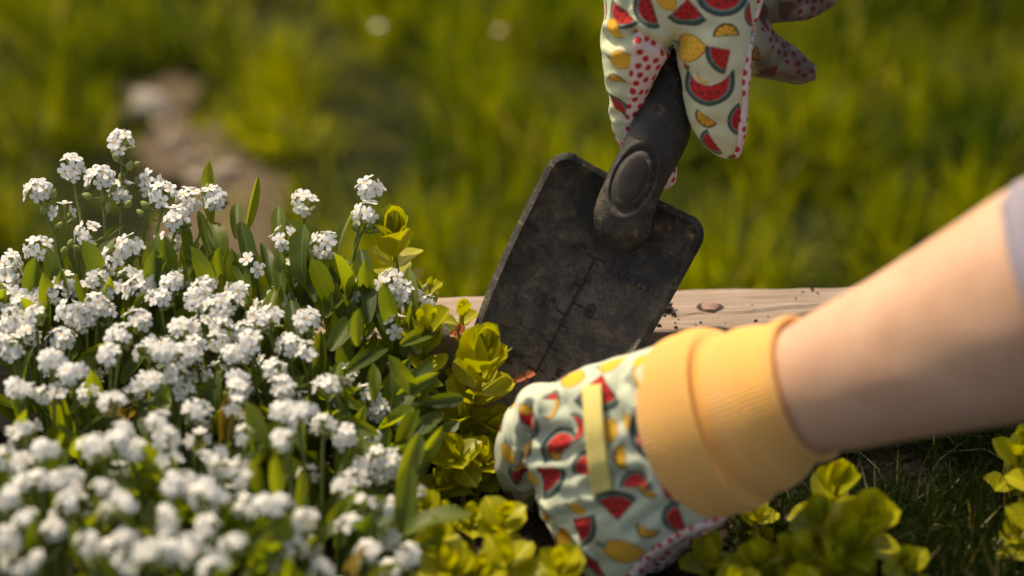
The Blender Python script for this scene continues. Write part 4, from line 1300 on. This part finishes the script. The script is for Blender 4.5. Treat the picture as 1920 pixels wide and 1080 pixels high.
# broad dark leaves between the white flowers and the golden shoots
for _ in range(46):
    a, b = random.uniform(620, 800), random.uniform(610, 900)
    if a > 760 and b < 680: continue
    p0 = P(a, b + 30, random.uniform(0.765, 0.80) - max(0, b - 700) * 0.0001)
    if plank_xy(p0)[1] > -0.002 and p0.z < 0.004 or p0.z < SOIL_Z: continue
    L = random.uniform(0.015, 0.022)
    d = Vector((random.uniform(-.5, .7), random.uniform(-.2, .6), random.uniform(0.0, 0.7))).normalized()
    put_leaf(plants[2] if b < 760 else plants[5], p0, p0 + d * L, L * random.uniform(0.40, 0.52), Vector((random.uniform(-.4, .4), -1.0, random.uniform(0, .8))), random.choice(FL[:4]))
# leaves that fill the mound under the flowers
cnt = 0
while cnt < 820:
    if random.random() < 0.2: a, b = random.uniform(-420, 0), random.uniform(480, 1350)
    elif random.random() < 0.18: a, b = random.uniform(0, 800), random.uniform(1080, 1400)
    else: a, b = random.uniform(0, 800), random.uniform(470, 1080)
    lim = np.interp(b, [470, 560, 640, 720, 800, 900, 1080, 1400], [700, 790, 790, 760, 760, 760, 790, 800])
    if a > lim: continue
    z = random.uniform(-0.026, 0.010) - (0.010 if a > 600 else 0)
    p0 = G(a, b, z)
    if plank_xy(p0)[1] > -0.004: continue
    pl = nearest_plant(p0)
    L = random.uniform(0.014, 0.024)
    out = Vector((p0.x, p0.y, 0)) - Vector((pl.location.x, pl.location.y, 0))
    if out.length > 1e-4: out.normalize()
    d = (out * 0.5 + Vector((random.uniform(-.6, .6), random.uniform(-.5, .5), random.uniform(0.35, 1.2)))).normalized()
    nrm = Vector((random.uniform(-.7, .7), random.uniform(-1.2, .3), 0.8))
    put_leaf(pl, p0, p0 + d * L, L * random.uniform(0.42, 0.56), nrm, random.choice(FL))
    cnt += 1

# ------------------------------------------------------------------ creeping jenny
def jenny(px, py, z, length, pairs, size, lean=(0, 0), label=None, group=None, flat=0.0, d=None, spin=None):
    """a shoot whose tip is seen at (px,py); round leaves in crossed pairs, closing to a cupped bud at the tip"""
    top = P(px, py, d) if d else G(px, py, z)
    axis = Vector((lean[0], lean[1], 1)).normalized()
    base = top - axis * length
    sz = soil_h(base.x, base.y)
    if base.z > sz: base_ground = Vector((base.x, base.y, sz - 0.002))
    else: base_ground = base
    o = empty('creeping_jenny', base_ground)
    tag(o, label, 'plant', group)
    pts = [base_ground.lerp(base, 0.5)] if base.z > sz else []
    pts = [base_ground] + pts + [base.lerp(top, t) + Vector((random.uniform(-.0004, .0004), random.uniform(-.0004, .0004), 0)) for t in (0.0, .25, .5, .75, .97)]
    V, F = tube(pts, [0.0011] * len(pts), 6)
    link('stem', mesh_from('stem', V, F, [M_JSTEM]), o)
    ph = random.uniform(0, 3) if spin is None else spin
    for i in range(pairs):
        t = (i + 0.3) / pairs
        c = base.lerp(top, t ** 0.85)
        sc_ = size * (1.0 if t < 0.5 else 1.0 - 0.75 * (t - 0.5)) * random.uniform(0.88, 1.1)
        el = R(8 + 58 * t ** 1.2) + flat
        for s_ in (0, math.pi):
            az = ph + i * math.pi / 2 + s_ + random.uniform(-.22, .22)
            M = frame(axis)
            hd = (M @ Vector((math.cos(az), math.sin(az), 0, 1)).to_3d() if False else M.to_3x3() @ Vector((math.cos(az), math.sin(az), 0)))
            e = el + random.uniform(-.18, .18)
            d_ = hd * math.cos(e) + axis * math.sin(e)
            n_ = axis * math.cos(e) - hd * math.sin(e)
            ml = JL[3] if t > 0.75 else random.choice(JL[:3])
            put_leaf(o, c + hd * 0.0008, c + hd * 0.0008 + d_ * sc_, sc_ * random.uniform(0.82, 0.98), n_, ml)
    for s_ in range(3):                 # the closed tip
        az = ph + s_ * 2.1
        hd = frame(axis).to_3x3() @ Vector((math.cos(az), math.sin(az), 0))
        put_leaf(o, top - axis * 0.001, top + axis * size * 0.42 + hd * size * 0.12, size * 0.36, -hd, JL[3])
    return o

jenny(737, 428, 0, 0.026, 5, 0.0150, (-0.05, 0.10), 'golden creeping jenny shoot standing upright above the forget-me-not leaves', None, 0.12, .818, 0.4)
jenny(905, 650, 0, 0.038, 7, 0.0172, (0.10, -0.15), 'tall glossy golden creeping jenny shoot leaning before the trowel blade', None, 0.10, .782, 0.2)
jenny(868, 582, 0, 0.014, 3, 0.0075, (0.15, 0.0), 'small pale creeping jenny sprig lying on the timber edging', None, 0.0, .805, 0.3)
jenny(800, 612, 0, 0.018, 2, 0.0190, (0.05, -0.1), 'creeping jenny shoot with a large round leaf under a forget-me-not leaf', None, 0.0, .795, 0.0)
jenny(806, 538, 0, 0.014, 2, 0.0085, (0.35, 0.2), 'small creeping jenny sprig poking out behind the white flowers at the timber', None, 0.2, .812, 0.5)
grp = 'golden creeping jenny rosettes left of the gloved hand'
lab = 'golden yellow creeping jenny rosette between the white flowers and the gloved hand'
for px, py, z, s_, ln, pr in [(852, 850, -0.012, .0135, .016, 4), (905, 858, -0.018, .0135, .014, 3), (830, 905, -0.022, .012, .012, 3), (900, 905, -.028, .012, .010, 3), (820, 1000, -0.004, .0125, .020, 4), (845, 1060, -0.008, .0135, .016, 4), (945, 965, -0.006, .0125, .018, 4), (885, 965, -0.016, .0085, .012, 3), (950, 1040, -0.008, .0145, .016, 4),
                               (900, 1075, -0.015, .012, .014, 3), (1050, 1062, -0.016, .0135, .014, 4), (870, 690, -.012, .013, .016, 3), (850, 700, -.022, .012, .012, 3), (980, 1130, -.01, .014, .016, 4), (840, 1160, -.008, .014, .016, 4), (800, 950, -.012, .012, .016, 4), (862, 775, -.008, .0135, .016, 4), (925, 800, -.014, .0135, .014, 4), (815, 760, -.018, .012, .012, 3)]:
    jenny(px, py, z, ln * 0.85, pr + 1, s_ * 0.88, (random.uniform(-.3, .3), random.uniform(-.35, .05)), lab, grp)
grp = 'golden creeping jenny rosettes under the forearm'
lab = 'golden green creeping jenny shoot low in the bed below the orange cuff and bare forearm'
for px, py, z, s_, ln, pr in [(1535, 970, -0.004, .0160, .020, 3), (1630, 968, -0.002, .0172, .022, 4), (1590, 1010, -0.006, .0165, .018, 4), (1560, 1055, -0.010, .0145, .016, 4), (1490, 1040, -0.012, .0145, .016, 4), (1420, 1048, -0.014, .0145, .016, 4), (1330, 1045, -.022, .014, .012, 3), (1420, 960, -0.020, .0115, .012, 3), (1500, 1110, -.01, .015, .016, 4),
                               (1700, 1055, -0.014, .0125, .014, 2), (1600, 1130, -.01, .014, .016, 4), (1380, 1100, -.015, .014, .014, 4)]:
    jenny(px, py, z, ln * 0.85, pr + 1, s_ * 0.88, (random.uniform(-.3, .3), random.uniform(-.35, .05)), lab, grp)

jenny(1572, 898, 0.0, .024, 4, .0150, (0.1, -0.1), 'tall creeping jenny shoot with cupped leaves rising beside the rim of the orange cuff', None, 0.1)
for px, py, z, s_, ln, pr in [(1916, 820, 0.004, .0110, .024, 4), (1912, 872, -.010, .010, .016, 3), (1910, 990, -0.020, .0125, .014, 3), (1945, 950, -.005, .013, .02, 4), (1965, 880, 0.0, .013, .02, 4)]:
    jenny(px, py, z, ln, pr, s_, (random.uniform(-.25, .25), random.uniform(-.25, .1)), 'golden creeping jenny shoot growing out of the fine dark grass', 'creeping jenny in the fine grass')
# tiny orange sprout before the blade
spr = empty('clover_sprout', P(1000, 720, .785))
tag(spr, 'tiny orange-brown sprout with two leaflets beside the gloved knuckles', 'plant')
V, F = tube([P(990, 745, .785), P(989, 722, .786), P(986, 708, .786)], [0.0003] * 3, 5)
link('stem', mesh_from('stem', V, F, [M_ORANGE]), spr)
put_leaf(spr, P(986, 708, .786), P(962, 717, .784), 0.0032, Vector((0, -.4, 1)), OL); put_leaf(spr, P(986, 708, .786), P(1003, 697, .788), 0.0035, Vector((0, -.4, 1)), OL)
V, F = tube([P(900, 690, .785), P(935, 672, .79), P(960, 653, .794)], [0.0006, 0.0006, 0.0004], 5)
o = link('grass_blade', mesh_from('grass_blade', V, F, [M_JSTEM])); tag(o, 'single yellow-green grass blade sticking out before the trowel blade', 'grass blade')
spr = empty('red_seedling', P(862, 632, .80))
tag(spr, 'small red-leaved seedling between timber and golden leaves', 'plant')
V, F = tube([P(862, 640, .80), P(858, 625, .80)], [0.0004] * 2, 5)
link('stem', mesh_from('stem', V, F, [M_ORANGE]), spr)
for a, b in ((842, 628), (873, 612), (866, 606), (850, 618)): put_leaf(spr, P(858, 625, .80), P(a, b, .80), 0.003, Vector((.2, -.6, 1)), OL)

# soil clods and little stones in the bed
V, F = [], []
for i in range(2600):
    a, b = random.uniform(-0.3, 0.42), random.uniform(0.42, 0.70)
    if plank_xy((a, b))[1] > -0.004: continue
    r = random.uniform(0.0008, 0.0035) * random.random() ** 0.5 + 0.0005
    bv, bf = blob(r * 1.2, r, r * 0.8, i * 0.37, 6, 4, 0.8, 2.0)
    z = soil_h(a, b); o_ = len(V)
    V += [(x + a, y + b, q + z + r * 0.3) for x, y, q in bv]; F += [tuple(k + o_ for k in f) for f in bf]
o = link('soil_clods', mesh_from('soil_clods', V, F, [M_CRUMB], False)); tag(o, 'dark clods and crumbs on the bed soil', 'soil', kind='stuff')

# ------------------------------------------------------------------ things lying in the blurred lawn
def stone(px, py, r, seed, label, group=None, z=LAWN_Z):
    p = G(px, py, z + r * 0.5)
    V, F = blob(r * 1.15, r * 0.9, r * 0.75, seed, 16, 10, 0.5, 1.3)
    o = link('stone', mesh_from('stone', V, F, [M_STONE if group is None else M_PEBBLE]), None, Matrix.Translation((p.x, p.y, z + r * 0.55)))
    tag(o, label, 'stone', group)
stone(281, 203, 0.0150, 3, 'pale rounded stone at the far end of the bare earth path')
for i, (a, b, r) in enumerate([(325, 268, .007), (350, 300, .006), (300, 236, .005), (430, 318, .007), (405, 335, .006), (390, 295, .005), (370, 335, .007)]):
    stone(a, b, r, i + 9, 'small brown pebble lying on the bare earth path', 'pebbles on the earth path', LAWN_Z + 0.006)

def daisy(px, py, h, r, label, colour):
    top = G(px, py, LAWN_Z + h)
    o = empty('lawn_flower', (top.x, top.y, LAWN_Z)); tag(o, label, 'flower')
    V, F = tube([Vector((top.x, top.y, LAWN_Z)), top - Vector((0, 0, h * 0.4)), top], [0.0008] * 3, 5)
    link('stem', mesh_from('stem', V, F, [M_FSTEM]), o)
    for k in range(14):
        a = 2 * math.pi * k / 14
        d = Vector((math.cos(a), math.sin(a), 0.25)).normalized()
        V = [Vector((0, 0, 0)), d * r + Vector((-d.y, d.x, 0)) * r * 0.2, d * r * 1.08, d * r + Vector((d.y, -d.x, 0)) * r * 0.2]
        link('petal', mesh_from('petal', V, [(0, 3, 2, 1)], [colour]), o, Matrix.Translation(top))
    V, F = blob(r * 0.35, r * 0.35, r * 0.2, 1, 8, 5, 0.1)
    link('flower_centre', mesh_from('flower_centre', V, F, [M_EYE]), o, Matrix.Translation(top))
M_PINK = plain('pinkish_petal', (0.62, 0.42, 0.34), 0.6, 0.1)
daisy(709, 50, 0.07, 0.0038, 'white daisy in the blurred lawn above the flower mound', M_PETAL)
daisy(935, 58, 0.06, 0.0032, 'pinkish flower in the blurred lawn left of the trowel hand', M_PINK)
